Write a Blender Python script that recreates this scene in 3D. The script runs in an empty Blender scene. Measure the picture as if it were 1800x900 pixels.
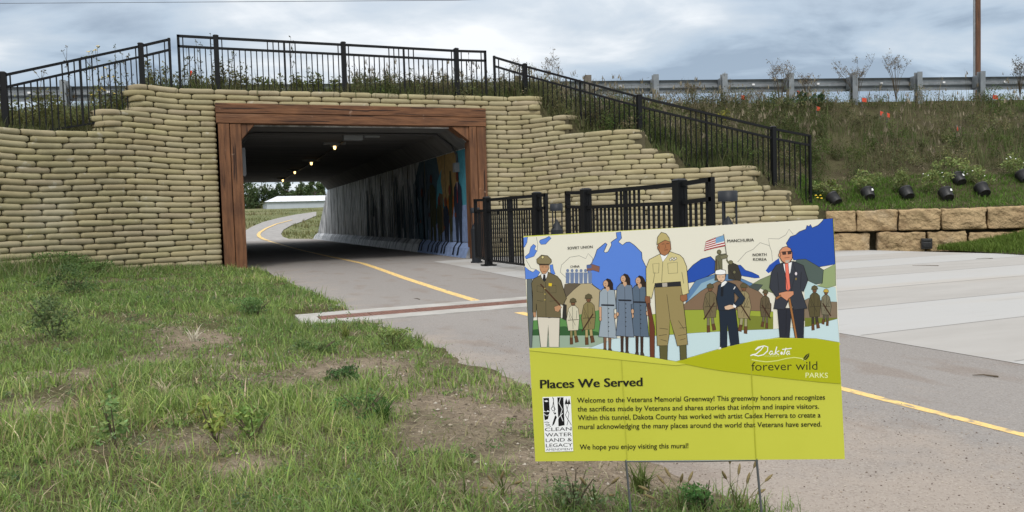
import bpy, bmesh, math, random
import numpy as np
from mathutils import Vector, Matrix
from mathutils.bvhtree import BVHTree
random.seed(7); rng=np.random.default_rng(11)
sc=bpy.context.scene; COL=sc.collection
# ------------------------------------------------------------------ camera
F=1396.0; YAW=math.radians(20.665); PITCH=math.radians(2.823); ROLL=0.030; H=0.92
fw=np.array([math.sin(YAW)*math.cos(PITCH),math.cos(YAW)*math.cos(PITCH),-math.sin(PITCH)])
r0=np.array([math.cos(YAW),-math.sin(YAW),0]); u0=np.cross(r0,fw)
RT=math.cos(ROLL)*r0-math.sin(ROLL)*u0; UP=math.cos(ROLL)*u0+math.sin(ROLL)*r0
CP=np.array([0,0,H])
cam=bpy.data.cameras.new('camera'); co=bpy.data.objects.new('camera',cam); COL.objects.link(co)
cam.sensor_width=36; cam.lens=36*F/1800; cam.clip_start=.05; cam.clip_end=5000
M=Matrix(((RT[0],UP[0],-fw[0],0),(RT[1],UP[1],-fw[1],0),(RT[2],UP[2],-fw[2],H),(0,0,0,1)))
co.matrix_world=M; sc.camera=co
# ------------------------------------------------------------------ sky, sun, exposure
SUN_EL=math.radians(48); SUN_AZ=math.radians(205)   # compass angle of the sun seen from the place (0 = +Y, clockwise)
w=bpy.data.worlds.new('World'); sc.world=w; w.use_nodes=True
nt=w.node_tree; N=nt.nodes; L=nt.links; N.clear()
def nd(t,**k):
    n=N.new(t)
    for a,b in k.items(): setattr(n,a,b)
    return n
sky=nd('ShaderNodeTexSky'); sky.sky_type='NISHITA'; sky.sun_disc=False; sky.sun_elevation=SUN_EL; sky.sun_rotation=SUN_AZ
bg1=nd('ShaderNodeBackground'); bg1.inputs[1].default_value=.10; L.new(sky.outputs[0],bg1.inputs[0])
tc=nd('ShaderNodeTexCoord'); sep=nd('ShaderNodeSeparateXYZ'); L.new(tc.outputs['Generated'],sep.inputs[0])
def math_(op,a,b=None,c=None):
    n=nd('ShaderNodeMath',operation=op)
    for i,v in enumerate((a,b,c)):
        if v is None: continue
        if isinstance(v,(int,float)): n.inputs[i].default_value=v
        else: L.new(v,n.inputs[i])
    return n.outputs[0]
zc=math_('MAXIMUM',sep.outputs[2],0.0); zd=math_('ADD',zc,.16)
px_=math_('DIVIDE',sep.outputs[0],zd); py_=math_('DIVIDE',sep.outputs[1],zd)
cmb=nd('ShaderNodeCombineXYZ'); L.new(px_,cmb.inputs[0]); L.new(py_,cmb.inputs[1])
mp=nd('ShaderNodeMapping'); mp.inputs['Rotation'].default_value=(0,0,.5); mp.inputs['Scale'].default_value=(.8,1.0,1); mp.inputs['Location'].default_value=(2.35,.7,0)
L.new(cmb.outputs[0],mp.inputs[0])
n1=nd('ShaderNodeTexNoise'); n1.inputs['Scale'].default_value=.95; n1.inputs['Detail'].default_value=10; n1.inputs['Roughness'].default_value=.52; n1.inputs['Distortion'].default_value=.45
L.new(mp.outputs[0],n1.inputs['Vector'])
n2=nd('ShaderNodeTexNoise'); n2.inputs['Scale'].default_value=2.1; n2.inputs['Detail'].default_value=8; n2.inputs['Roughness'].default_value=.55; n2.inputs['Distortion'].default_value=.6
mp2=nd('ShaderNodeMapping'); mp2.inputs['Rotation'].default_value=(0,0,-.35); mp2.inputs['Scale'].default_value=(.75,1.0,1); L.new(cmb.outputs[0],mp2.inputs[0]); L.new(mp2.outputs[0],n2.inputs['Vector'])
cl_=math_('ADD',math_('MULTIPLY',n1.outputs[0],.66),math_('MULTIPLY',n2.outputs[0],.34))
cr=nd('ShaderNodeValToRGB'); L.new(cl_,cr.inputs[0])
e=cr.color_ramp.elements; e[0].position=.41; e[0].color=(.31,.385,.48,1); e[1].position=.62; e[1].color=(.90,.915,.925,1)
x=e.new(.46); x.color=(.44,.53,.63,1)
x=e.new(.53); x.color=(.58,.645,.71,1)
# overcast sky brightens towards the zenith
zg=math_('MULTIPLY',math_('SUBTRACT',zc,.2),1.0); zg=math_('MAXIMUM',zg,0.0); zs=math_('ADD',math_('MULTIPLY',zg,1.35),1.0)
hz=math_('MAXIMUM',math_('SUBTRACT',.20,zc),0.0); zs=math_('ADD',zs,math_('MULTIPLY',hz,.55))
bg2=nd('ShaderNodeBackground'); L.new(zs,bg2.inputs[1])
nm=nd('ShaderNodeMix',data_type='RGBA'); L.new(math_('MINIMUM',math_('MULTIPLY',zg,2.2),.85),nm.inputs[0]); L.new(cr.outputs[0],nm.inputs[6]); nm.inputs[7].default_value=(.80,.79,.775,1); L.new(nm.outputs[2],bg2.inputs[0])
mx=nd('ShaderNodeMixShader'); mx.inputs[0].default_value=.88; L.new(bg1.outputs[0],mx.inputs[1]); L.new(bg2.outputs[0],mx.inputs[2])
wo=nd('ShaderNodeOutputWorld'); L.new(mx.outputs[0],wo.inputs[0])
sl=bpy.data.lights.new('sun','SUN'); so=bpy.data.objects.new('sun',sl); COL.objects.link(so)
sl.energy=1.45; sl.angle=math.radians(16); sl.color=(1,.96,.90)
sd=Vector((math.sin(SUN_AZ)*math.cos(SUN_EL),math.cos(SUN_AZ)*math.cos(SUN_EL),math.sin(SUN_EL)))
so.rotation_euler=(-sd).to_track_quat('-Z','Y').to_euler()
sc.view_settings.view_transform='Standard'; sc.view_settings.look='None'; sc.view_settings.exposure=.22; sc.view_settings.gamma=1
sc.view_settings.use_curve_mapping=False
sc.render.engine='CYCLES'; sc.cycles.use_denoising=True; sc.cycles.max_bounces=8
# ------------------------------------------------------------------ measuring helpers (photo point -> point on a known plane of the place)
def ray(px,py): return (px-900)/F*RT-(py-450)/F*UP+fw
def onz(px,py,Z=0): d=ray(px,py); return CP+d*(Z-H)/d[2]
def onx(px,py,X): d=ray(px,py); return CP+d*X/d[0]
def ony(px,py,Y): d=ray(px,py); return CP+d*Y/d[1]
def onv(px,py,A,B):       # vertical plane through ground points A, B
    d=ray(px,py); e=np.array(B[:2])-np.array(A[:2]); n=np.array([e[1],-e[0],0]); a=np.array([A[0],A[1],0])
    t=(n@(a-CP))/(n@d); return CP+d*t
# ------------------------------------------------------------------ materials
def mat(name,col,rough=.8,metal=0,noise=None,bump=None,spec=.3,attr=None,col2=None,scale=(1,1,1),emit=None,trans=0,detail=6,ramp=(.35,.68),coords='Object'):
    m=bpy.data.materials.new(name); m.use_nodes=True; t=m.node_tree; n=t.nodes; l=t.links
    b=n['Principled BSDF']; b.inputs['Roughness'].default_value=rough; b.inputs['Metallic'].default_value=metal; b.inputs['Specular IOR Level'].default_value=spec
    b.inputs['Base Color'].default_value=(*col,1)
    tcn=n.new('ShaderNodeTexCoord'); mpn=n.new('ShaderNodeMapping'); mpn.inputs['Scale'].default_value=scale; l.new(tcn.outputs[coords],mpn.inputs[0])
    out=None
    if noise:
        nn=n.new('ShaderNodeTexNoise'); nn.inputs['Scale'].default_value=noise; nn.inputs['Detail'].default_value=detail; nn.inputs['Roughness'].default_value=.6; l.new(mpn.outputs[0],nn.inputs['Vector'])
        rp=n.new('ShaderNodeValToRGB'); rp.color_ramp.elements[0].position=ramp[0]; rp.color_ramp.elements[1].position=ramp[1]
        c2=col2 or tuple(c*.7 for c in col)
        rp.color_ramp.elements[0].color=(*c2,1); rp.color_ramp.elements[1].color=(*col,1); l.new(nn.outputs[0],rp.inputs[0]); out=rp.outputs[0]
    if attr:
        an=n.new('ShaderNodeAttribute'); an.attribute_name=attr
        if out is not None:
            mm=n.new('ShaderNodeMix'); mm.data_type='RGBA'; mm.blend_type='MULTIPLY'; mm.inputs[0].default_value=1
            l.new(out,mm.inputs[6]); l.new(an.outputs[0],mm.inputs[7]); out=mm.outputs[2]
        else: out=an.outputs[0]
    if out is not None: l.new(out,b.inputs['Base Color'])
    if bump:
        bn=n.new('ShaderNodeTexNoise'); bn.inputs['Scale'].default_value=bump[0]; bn.inputs['Detail'].default_value=5; l.new(mpn.outputs[0],bn.inputs['Vector'])
        bb=n.new('ShaderNodeBump'); bb.inputs['Strength'].default_value=bump[1]; bb.inputs['Distance'].default_value=bump[2]; l.new(bn.outputs[0],bb.inputs['Height']); l.new(bb.outputs[0],b.inputs['Normal'])
    if emit: b.inputs['Emission Color'].default_value=(*emit[0],1); b.inputs['Emission Strength'].default_value=emit[1]
    if trans:
        tr=n.new('ShaderNodeBsdfTranslucent'); 
        if out is not None: l.new(out,tr.inputs[0])
        else: tr.inputs[0].default_value=(*col,1)
        ms=n.new('ShaderNodeMixShader'); ms.inputs[0].default_value=trans; o=n['Material Output']
        l.new(b.outputs[0],ms.inputs[1]); l.new(tr.outputs[0],ms.inputs[2]); l.new(ms.outputs[0],o.inputs[0])
    m['bsdf']=1
    return m
def srgb(r,g,b):
    f=lambda c:(c/255/12.92 if c/255<=.04045 else ((c/255+.055)/1.055)**2.4)
    return (f(r),f(g),f(b))
def nodes_of(m): return m.node_tree.nodes,m.node_tree.links
def mixin(m,fac_builder,col):
    """mix another real surface colour (dust, stain, sand) over the base colour by a node-made mask"""
    n,l=nodes_of(m); b=n['Principled BSDF']; src=b.inputs['Base Color']
    mm=n.new('ShaderNodeMix'); mm.data_type='RGBA'
    if src.is_linked: l.new(src.links[0].from_socket,mm.inputs[6])
    else: mm.inputs[6].default_value=src.default_value[:]
    if isinstance(col,tuple): mm.inputs[7].default_value=(*col,1)
    else: l.new(col,mm.inputs[7])
    l.new(fac_builder(n,l),mm.inputs[0]); l.new(mm.outputs[2],src)
def noise_mask(scale,lo,hi,sc3=(1,1,1),detail=6,amt=1.0,loc=(0,0,0)):
    def f(n,l):
        t=n.new('ShaderNodeTexCoord'); mp=n.new('ShaderNodeMapping'); mp.inputs['Scale'].default_value=sc3; mp.inputs['Location'].default_value=loc; l.new(t.outputs['Object'],mp.inputs[0])
        a=n.new('ShaderNodeTexNoise'); a.inputs['Scale'].default_value=scale; a.inputs['Detail'].default_value=detail; l.new(mp.outputs[0],a.inputs['Vector'])
        r=n.new('ShaderNodeMapRange'); r.inputs[1].default_value=lo; r.inputs[2].default_value=hi; r.inputs[4].default_value=amt; l.new(a.outputs[0],r.inputs[0]); return r.outputs[0]
    return f
MT={}
MT['iron']=mat('black_powder_coat',(.006,.0065,.0075),.5,spec=.25)
MT['bollard']=mat('dark_grey_paint',(.018,.021,.026),.5,spec=.3)
MT['bag']=mat('sandbag_khaki',(.395,.345,.215),.9,noise=2.2,col2=(.325,.282,.172),bump=(140,.35,.01),attr='tint',spec=.15)
mixin(MT['bag'],noise_mask(.9,.60,.75,amt=.35),(.50,.46,.35)); mixin(MT['bag'],noise_mask(1.7,.60,.74,(1,1,.5),amt=.4,loc=(3,3,3)),(.215,.19,.115)); mixin(MT['bag'],noise_mask(4.5,.66,.72,(1,1,1.5),amt=.5,loc=(8,3,3)),(.55,.52,.43))
MT['backing']=mat('dark_mortar',(.12,.105,.066),.95,noise=8,spec=.1)
MT['conc']=mat('tunnel_concrete',(.30,.30,.29),.85,noise=2.2,col2=(.17,.17,.17),scale=(1,.15,1.5),bump=(30,.3,.02))
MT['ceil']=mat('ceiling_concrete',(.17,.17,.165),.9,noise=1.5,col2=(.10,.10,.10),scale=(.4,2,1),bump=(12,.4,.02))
MT['galv']=mat('galvanized_steel',(.30,.32,.335),.5,metal=.55,noise=5,col2=(.22,.24,.255),spec=.4)
MT['oldwood']=mat('weathered_post_wood',(.22,.20,.17),.9,noise=6,col2=(.13,.11,.09),scale=(4,4,.5))
MT['whitemetal']=mat('white_metal_roof',(.72,.74,.77),.45,noise=.4,col2=(.62,.65,.69),spec=.4)
MT['whitewall']=mat('pale_metal_wall',(.52,.56,.60),.6,noise=.5,col2=(.44,.48,.52))
MT['pot']=mat('black_nursery_plastic',(.012,.0125,.014),.45,spec=.4,noise=20,col2=(.03,.03,.03))
MT['tag']=mat('white_tag',(.8,.8,.8),.5)
MT['soilblack']=mat('potting_soil',(.025,.018,.012),.95,noise=30)
MT['flag']=mat('orange_flag_plastic',(.9,.12,.06),.5,trans=.35)
MT['wire']=mat('grey_wire',(.16,.17,.18),.45,metal=.6)
MT['bark']=mat('bark',(.10,.08,.06),.95,noise=8)
MT['pole']=mat('utility_pole_wood',(.19,.095,.055),.9,noise=5,col2=(.085,.05,.035),scale=(6,6,.25),bump=(20,.4,.02))
MT['grass']=mat('grass_blades',(.1,.15,.04),.7,attr='tint',trans=.3,spec=.2)
MT['leaf']=mat('leaf_green',(.07,.11,.03),.6,attr='tint',trans=.25,spec=.25)
MT['lampglow']=mat('lamp_glow',(1,.8,.4),.5,emit=((1,.66,.26),3.2))
MT['plasticgrey']=mat('grey_conduit',(.06,.06,.062),.6)
MT['boxgrey']=mat('grey_box',(.20,.21,.22),.6)
# ------------------------------------------------------------------ mesh helpers
def tag(o,label=None,cat=None,group=None,kind=None):
    if label: o['label']=label
    if cat: o['category']=cat
    if group: o['group']=group
    if kind: o['kind']=kind
    return o
def thing(name,label,cat,loc=(0,0,0),group=None,rz=0):
    o=bpy.data.objects.new(name,None); COL.objects.link(o); o.location=loc; o.rotation_euler=(0,0,rz); o.empty_display_size=.1
    return tag(o,label,cat,group)
class MB:
    def __init__(s): s.v=[];s.f=[];s.m=[];s.sm=[];s.c=[]
    def add(s,vs,fs,mi=0,smooth=False,col=(1,1,1)):
        b=len(s.v); s.v+= [tuple(map(float,p)) for p in vs]; s.f+=[tuple(b+i for i in f) for f in fs]; s.m+=[mi]*len(fs); s.sm+=[smooth]*len(fs); s.c+=[col]*len(vs)
    def hexa(s,p,mi=0): s.add(p,[(0,3,2,1),(4,5,6,7),(0,1,5,4),(1,2,6,5),(2,3,7,6),(3,0,4,7)],mi)
    def box(s,lo,hi,mi=0):
        (a,b,c),(d,e,f)=lo,hi; s.hexa([(a,b,c),(d,b,c),(d,e,c),(a,e,c),(a,b,f),(d,b,f),(d,e,f),(a,e,f)],mi)
    def beam(s,A,B,w,h,mi=0,up=(0,0,1)):
        A=np.array(A,float);B=np.array(B,float);d=B-A;d/=np.linalg.norm(d);u=np.array(up,float)
        if abs(d@u)>.99: u=np.array([1.,0,0])
        r=np.cross(d,u);r/=np.linalg.norm(r);u=np.cross(r,d); r*=w/2;u*=h/2
        s.hexa([A-r-u,A+r-u,A+r+u,A-r+u,B-r-u,B+r-u,B+r+u,B-r+u],mi)
    def tube(s,pts,rad,n=8,mi=0,cap=True,col=(1,1,1),smooth=True):
        pts=[np.array(p,float) for p in pts]; R=rad if hasattr(rad,'__len__') else [rad]*len(pts); vs=[];fs=[]
        for i,p in enumerate(pts):
            d=(pts[min(i+1,len(pts)-1)]-pts[max(i-1,0)]); d=d/(np.linalg.norm(d)+1e-12); u=np.array([0,0,1.]) if abs(d[2])<.9 else np.array([0,1.,0])
            a=np.cross(d,u);a/=np.linalg.norm(a);b=np.cross(a,d)
            for k in range(n): t=2*math.pi*k/n; vs.append(p+R[i]*(a*math.cos(t)+b*math.sin(t)))
        for i in range(len(pts)-1):
            for k in range(n): fs.append((i*n+k,i*n+(k+1)%n,(i+1)*n+(k+1)%n,(i+1)*n+k))
        s.add(vs,fs,mi,smooth,col)
        if cap:
            s.add(vs[:n],[tuple(range(n))[::-1]],mi,False,col); s.add(vs[-n:],[tuple(range(n))],mi,False,col)
    def poly(s,pts,mi=0): s.add(pts,[tuple(range(len(pts)))],mi)
    def prism(s,pts,dvec,mi=0):
        n=len(pts);a=[np.array(p,float) for p in pts];b=[p+np.array(dvec,float) for p in a]
        s.add(a+b,[tuple(range(n))[::-1],tuple(range(n,2*n))]+[(i,(i+1)%n,n+(i+1)%n,n+i) for i in range(n)],mi)
    def build(s,name,mats,parent=None,bevel=0,tint=False,fixn=True):
        me=bpy.data.meshes.new(name); me.from_pydata(s.v,[],s.f)
        for m in (mats if isinstance(mats,(list,tuple)) else [mats]): me.materials.append(m)
        me.polygons.foreach_set('material_index',s.m); me.polygons.foreach_set('use_smooth',s.sm)
        if tint:
            at=me.color_attributes.new('tint','FLOAT_COLOR','POINT'); a=np.ones((len(s.v),4),np.float32); a[:,:3]=np.array(s.c); at.data.foreach_set('color',a.ravel())
        me.update()
        if fixn and len(s.f)<60000:
            bm=bmesh.new(); bm.from_mesh(me); bmesh.ops.recalc_face_normals(bm,faces=bm.faces); bm.to_mesh(me); bm.free()
        o=bpy.data.objects.new(name,me); COL.objects.link(o)
        if parent is not None: o.parent=parent; o.matrix_parent_inverse=parent_inv(parent)
        if bevel:
            b=o.modifiers.new('bevel','BEVEL'); b.width=bevel; b.segments=2; b.limit_method='ANGLE'
        return o
def parent_inv(p):
    q=p; m=Matrix.Identity(4); chain=[]
    while q is not None: chain.append(q); q=q.parent
    for q in reversed(chain): m=m@(q.matrix_parent_inverse if q.parent else Matrix.Identity(4))@Matrix.LocRotScale(q.location,q.rotation_euler,q.scale)
    return m.inverted()
def tri_mesh(name,V,T,mats,col=None,parent=None,mi=None,smooth=False):
    V=np.asarray(V,np.float32);T=np.asarray(T,np.int32); me=bpy.data.meshes.new(name)
    me.vertices.add(len(V)); me.vertices.foreach_set('co',V.ravel()); me.loops.add(T.size); me.loops.foreach_set('vertex_index',T.ravel())
    me.polygons.add(len(T)); k=T.shape[1]; me.polygons.foreach_set('loop_start',np.arange(len(T),dtype=np.int32)*k); me.polygons.foreach_set('loop_total',np.full(len(T),k,np.int32))
    for m in (mats if isinstance(mats,(list,tuple)) else [mats]): me.materials.append(m)
    if mi is not None: me.polygons.foreach_set('material_index',np.asarray(mi,np.int32))
    me.polygons.foreach_set('use_smooth',np.full(len(T),smooth))
    if col is not None:
        at=me.color_attributes.new('tint','FLOAT_COLOR','POINT'); a=np.ones((len(V),4),np.float32); a[:,:3]=col; at.data.foreach_set('color',a.ravel())
    me.update(calc_edges=True); me.validate()
    o=bpy.data.objects.new(name,me); COL.objects.link(o)
    if parent is not None: o.parent=parent; o.matrix_parent_inverse=parent_inv(parent)
    return o
_P=rng.random((256,256))
def vnoise(x,y,s=1.0,seed=0):
    x=np.asarray(x,float)*s+seed*17.3; y=np.asarray(y,float)*s+seed*9.1
    xi=np.floor(x).astype(int);yi=np.floor(y).astype(int);fx=x-xi;fy=y-yi;fx=fx*fx*(3-2*fx);fy=fy*fy*(3-2*fy)
    g=lambda a,b:_P[a%256,b%256]
    return (g(xi,yi)*(1-fx)+g(xi+1,yi)*fx)*(1-fy)+(g(xi,yi+1)*(1-fx)+g(xi+1,yi+1)*fx)*fy
def fbm(x,y,s=1.0,seed=0,o=3): return sum(vnoise(x,y,s*2**i,seed+i)*.5**i for i in range(o))/sum(.5**i for i in range(o))
# ================================================================== SETTING
# lie of the sandbag wall (plan) and its stepped top
wall_pl=np.array([(-5.6,13.65),(-1.25,17.2),(-.9,17.33),(6.4,17.33),(6.75,17.13),(8.0,15.47),(8.35,15.2),(12.4,13.68)])
WL=np.r_[0,np.cumsum(np.linalg.norm(np.diff(wall_pl,axis=0),axis=1))]-.64
SMAX=WL[-1]
def _raw(s): return np.array([np.interp(s,WL,wall_pl[:,0]),np.interp(s,WL,wall_pl[:,1])]).T
def wp(s):
    s=np.asarray(s,float); o=np.linspace(-.45,.45,7); return sum(_raw(np.clip(s+k,WL[0],SMAX)+(np.clip(s+k-SMAX,0,9)*0)) for k in o)/7 if True else 0
def wnorm(s):
    a=wp(np.asarray(s)-.05);b=wp(np.asarray(s)+.05);d=b-a;d/=np.linalg.norm(d,axis=-1,keepdims=True)+1e-9
    return np.stack([d[...,1],-d[...,0]],-1)      # towards the viewer
def wall_hit(px,py,off=0.0):
    d=ray(px,py); ss=np.linspace(WL[0],SMAX,1500); p=wp(ss)-wnorm(ss)*off
    cr_=(p[:,0]*d[1]-p[:,1]*d[0]); i=np.argmin(np.abs(cr_)); t=(p[i]@d[:2])/(d[:2]@d[:2]); return ss[i],CP+d*t
def plane_sheet(name,poly,z,m,kind='structure',sub=None):
    mb=MB(); mb.poly([(p[0],p[1],z if len(p)<3 else p[2]) for p in poly]); o=mb.build(name,m); o['kind']=kind; return o
MT['ground']=mat('field_ground',(.10,.115,.045),.95,noise=.3,col2=(.16,.14,.07))
plane_sheet('ground',[(-900,-300),(900,-300),(900,1500),(-900,1500)],-.12,MT['ground'])
# ---- path (asphalt) with sand film and straight centre line
MT['asphalt']=mat('weathered_asphalt',(.275,.257,.242),.9,noise=90,col2=(.21,.195,.183),detail=4,bump=(160,.5,.006),ramp=(.3,.7),spec=.2)
mixin(MT['asphalt'],noise_mask(.45,.40,.72,(1,.25,1),amt=.5),(.31,.288,.268))
mixin(MT['asphalt'],noise_mask(1.1,.5,.8,(1,.2,1),amt=.35,loc=(3,1,0)),(.20,.185,.18))
def sand(n,l):
    t=n.new('ShaderNodeTexCoord'); s=n.new('ShaderNodeSeparateXYZ'); l.new(t.outputs['Object'],s.inputs[0])
    def mr(o,a,b,c=0,d=1):
        r=n.new('ShaderNodeMapRange'); r.inputs[1].default_value=a;r.inputs[2].default_value=b;r.inputs[3].default_value=c;r.inputs[4].default_value=d; l.new(o,r.inputs[0]); return r.outputs[0]
    def ma(op,a,b):
        q=n.new('ShaderNodeMath'); q.operation=op
        for i,v in enumerate((a,b)):
            if isinstance(v,float): q.inputs[i].default_value=v
            else: l.new(v,q.inputs[i])
        return q.outputs[0]
    near=ma('MULTIPLY',mr(s.outputs[1],4.6,1.9),mr(s.outputs[0],3.25,2.2))
    edge=ma('MULTIPLY',mr(s.outputs[0],2.05,1.35),mr(s.outputs[1],9,5.5,.35,.9))
    a=n.new('ShaderNodeTexNoise'); a.inputs['Scale'].default_value=2.2; a.inputs['Detail'].default_value=8; a.inputs['Roughness'].default_value=.65; l.new(t.outputs['Object'],a.inputs['Vector'])
    return mr(ma('ADD',ma('MAXIMUM',near,edge),ma('MULTIPLY',ma('SUBTRACT',a.outputs[0],.5),2.2)),.25,.95,0,.85)
mixin(MT['asphalt'],sand,(.325,.278,.237))
mixin(MT['asphalt'],noise_mask(3.0,.56,.66,(1,.45,1),detail=10,amt=.45,loc=(1.3,0,0)),(.20,.155,.125))
# sand colour is speckled with grit
n_,l_=nodes_of(MT['asphalt'])
def grit(scale,lo,hi,amt):
    def f(n,l):
        t=n.new('ShaderNodeTexCoord'); v=n.new('ShaderNodeTexVoronoi'); v.inputs['Scale'].default_value=scale; l.new(t.outputs['Object'],v.inputs['Vector'])
        r=n.new('ShaderNodeMapRange'); r.inputs[1].default_value=lo;r.inputs[2].default_value=hi; r.inputs[4].default_value=amt; l.new(v.outputs['Color'],r.inputs[0]); return r.outputs[0]
    return f
mixin(MT['asphalt'],grit(130,.62,.85,.38),(.15,.12,.10))
mixin(MT['asphalt'],grit(190,.74,.92,.32),(.50,.46,.40))
path=[(1.0,-4),(4.26,-4),(4.24,10.2),(4.5,16.7),(5.6,17.3),(5.6,46.5),(.5,46.5),(.6,17.5),(1.0,16)]
# subdivide along Y so the sheet is real geometry
plane_sheet('path',path,0.0,MT['asphalt'])
MT['yellow']=mat('yellow_road_paint',(.78,.54,.20),.75,noise=60,col2=(.64,.44,.17),ramp=(.3,.6))
mixin(MT['yellow'],noise_mask(26,.545,.63,(1,.5,1),amt=.85),(.24,.215,.19))
mb=MB()
def line_strip(pts):
    for (xa,ya,wa),(xb,yb,wb) in zip(pts[:-1],pts[1:]):
        mb.poly([(xa-wa/2,ya,.0015),(xa+wa/2,ya,.0015),(xb+wb/2,yb,.0015),(xb-wb/2,yb,.0015)])
line_strip([(2.97,-3,.05),(2.96,2.1,.05),(2.95,3.3,.065),(2.80,5.4,.085),(2.73,7.1,.10)])
line_strip([(2.71,7.95,.105),(2.74,9.6,.11),(2.84,12.5,.12),(2.97,15,.125),(3.07,17.4,.125),(3.02,19.5,.12),(2.94,22,.12),(2.85,27,.12),(2.85,34,.13),(2.92,46.45,.14)])
o=mb.build('road_marking',MT['yellow']); o['kind']='structure'
# ---- concrete plaza in alternating bands
def banded():
    m=mat('plaza_concrete',(.385,.37,.35),.85,noise=1.3,col2=(.335,.32,.30),scale=(.5,1.8,1),spec=.2,bump=(120,.25,.004))
    def f(n,l):
        t=n.new('ShaderNodeTexCoord'); s=n.new('ShaderNodeSeparateXYZ'); l.new(t.outputs['Object'],s.inputs[0])
        q=n.new('ShaderNodeMath'); q.operation='SUBTRACT'; q.inputs[1].default_value=4.36; l.new(s.outputs[1],q.inputs[0])
        x=n.new('ShaderNodeMath'); x.operation='MULTIPLY_ADD'; x.inputs[1].default_value=-.045; l.new(s.outputs[0],x.inputs[0]); l.new(q.outputs[0],x.inputs[2])
        d=n.new('ShaderNodeMath'); d.operation='PINGPONG'; d.inputs[1].default_value=1.16
        a=n.new('ShaderNodeMath'); a.operation='ADD'; a.inputs[1].default_value=.74; l.new(x.outputs[0],a.inputs[0]); l.new(a.outputs[0],d.inputs[0])
        g=n.new('ShaderNodeMapRange'); g.inputs[1].default_value=.57; g.inputs[2].default_value=.59; g.inputs[3].default_value=.0; g.inputs[4].default_value=.85; l.new(d.outputs[0],g.inputs[0]); return g.outputs[0]
    mixin(m,f,(.41,.408,.40))
    mixin(m,noise_mask(.5,.54,.72,(.25,1.6,1),amt=.7),(.40,.36,.31))
    mixin(m,noise_mask(14,.62,.75,(.12,3,1),amt=.35,loc=(1,9,0)),(.30,.285,.265))
    mixin(m,noise_mask(5,.62,.72,(.3,2,1),amt=.35),(.30,.29,.27)); mixin(m,noise_mask(1.1,.5,.72,(.35,1.3,1),amt=.55,loc=(7,2,0)),(.39,.375,.355))
    return m
MT['plaza']=banded()
wq=[tuple(wp(s)+wnorm(s)*(-.05)) for s in (13.0,13.6,14.5,15.2,16.5,18.5,20.0)]
plaza=[(4.26,-6),(4.25,10.2),(4.5,16.75),(5.9,17.28)]+[q for q in wq if q[0]>6.0]+[(12.85,12.9),(13.0,11.4),(13.25,9.8),(14.3,6.5),(17,1),(22,-6)]
plane_sheet('plaza_paving',plaza,.0015,MT['plaza'])
MT['joint']=mat('joint_filler',(.27,.26,.245),.95)
mb=MB()
for k in range(-1,6):
    yb=4.36-.74+.58+1.16*k+.0
    xa=4.30
    xe=13.0
    mb.poly([(xa,yb+.045*xa-.006,.003),(xe,yb+.045*xe-.006,.003),(xe,yb+.045*xe+.006,.003),(xa,yb+.045*xa+.006,.003)])
o=mb.build('paving_joint',MT['joint']); o['kind']='structure'
# ---- trench drain across the path: two concrete collars and a rusty brown grate
MT['collar']=mat('drain_collar_concrete',(.44,.425,.40),.85,noise=4,col2=(.33,.315,.29),bump=(90,.3,.004))
MT['grate']=mat('rusty_drain_grate',(.23,.115,.085),.8,noise=12,col2=(.15,.078,.06))
dr=thing('trench_drain','rusty brown trench drain between pale concrete strips across the asphalt path','drain',(2.6,7.5,0))
def dl(x,off): return (x,7.36+.083*(x-.77)+off)
mb=MB()
for a,b in ((-.10,.20),(.52,.80)):
    p=[dl(.92,a),dl(5.2,a),dl(5.2,b),dl(.92,b)]; mb.prism([(q[0],q[1],-.06) for q in p],(0,0,.070))
p=[dl(.74,-.10),dl(.92,-.10),dl(.92,.80),dl(.74,.80)]; mb.prism([(q[0],q[1],-.06) for q in p],(0,0,.069))
mb.build('concrete_collar',MT['collar'],dr)
mb=MB(); xx=.93
while xx<5.15:
    p=[dl(xx,.205),dl(xx+.485,.205),dl(xx+.485,.515),dl(xx,.515)]; mb.prism([(q[0],q[1],-.04) for q in p],(0,0,.048))
    k=xx+.03
    while k<xx+.46:
        p=[dl(k,.225),dl(k+.018,.225),dl(k+.018,.495),dl(k,.495)]; mb.prism([(q[0],q[1],.0085) for q in p],(0,0,.002)); k+=.036
    xx+=.495
mb.build('grate',MT['grate'],dr)
# ---- lawn ground
bare=[(640,632,.50),(250,635,.42),(430,632,.38),(760,690,.75),(690,668,.5),(800,720,.5),(340,595,.35),(900,790,.25),(1000,830,.30),(150,655,.3),(720,735,.35),(380,770,.2),(1180,800,.3),(60,735,.2),(440,810,.16),(870,850,.2)]
bare=[(*onz(a,b,.08)[:2],r) for a,b,r in bare]
def bare_amt(x,y):
    v=np.zeros_like(x)
    for a,b,r in bare: v=np.maximum(v,1-np.hypot((x-a)*.8,(y-b)*(.55 if b>3.5 else .9))/(r*1.25))
    n=fbm(x,y,2.6,3); return np.clip(v*1.15+(n-.52)*1.25,0,1)
def edge_x(y):   # where turf meets the asphalt
    return np.interp(y,[-2,1.9,2.6,3.7,4.8,6.3,8.2,12,17.6],[1.3,1.45,1.35,1.45,1.38,1.30,1.24,1.02,.74])
def lawn_z(x,y):
    d=np.clip((edge_x(y)-x),-.5,6); z=.012+.07*(1-np.exp(-np.clip(d,0,9)*1.3))+np.where(d<0,d*.12,0)
    z=z+(fbm(x,y,.8,5)-.5)*.09*np.clip(d,0,1)+np.clip(-x-1.2,0,4)*.05*np.clip((y-9)/6,0,1)
    yc=7.36+.083*(x-.77)+.35; k=np.clip((x-.60)/.12,0,1)*np.clip((.62-np.abs(y-yc))/.12,0,1); z=z*(1-k)-.035*k
    return z
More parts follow.
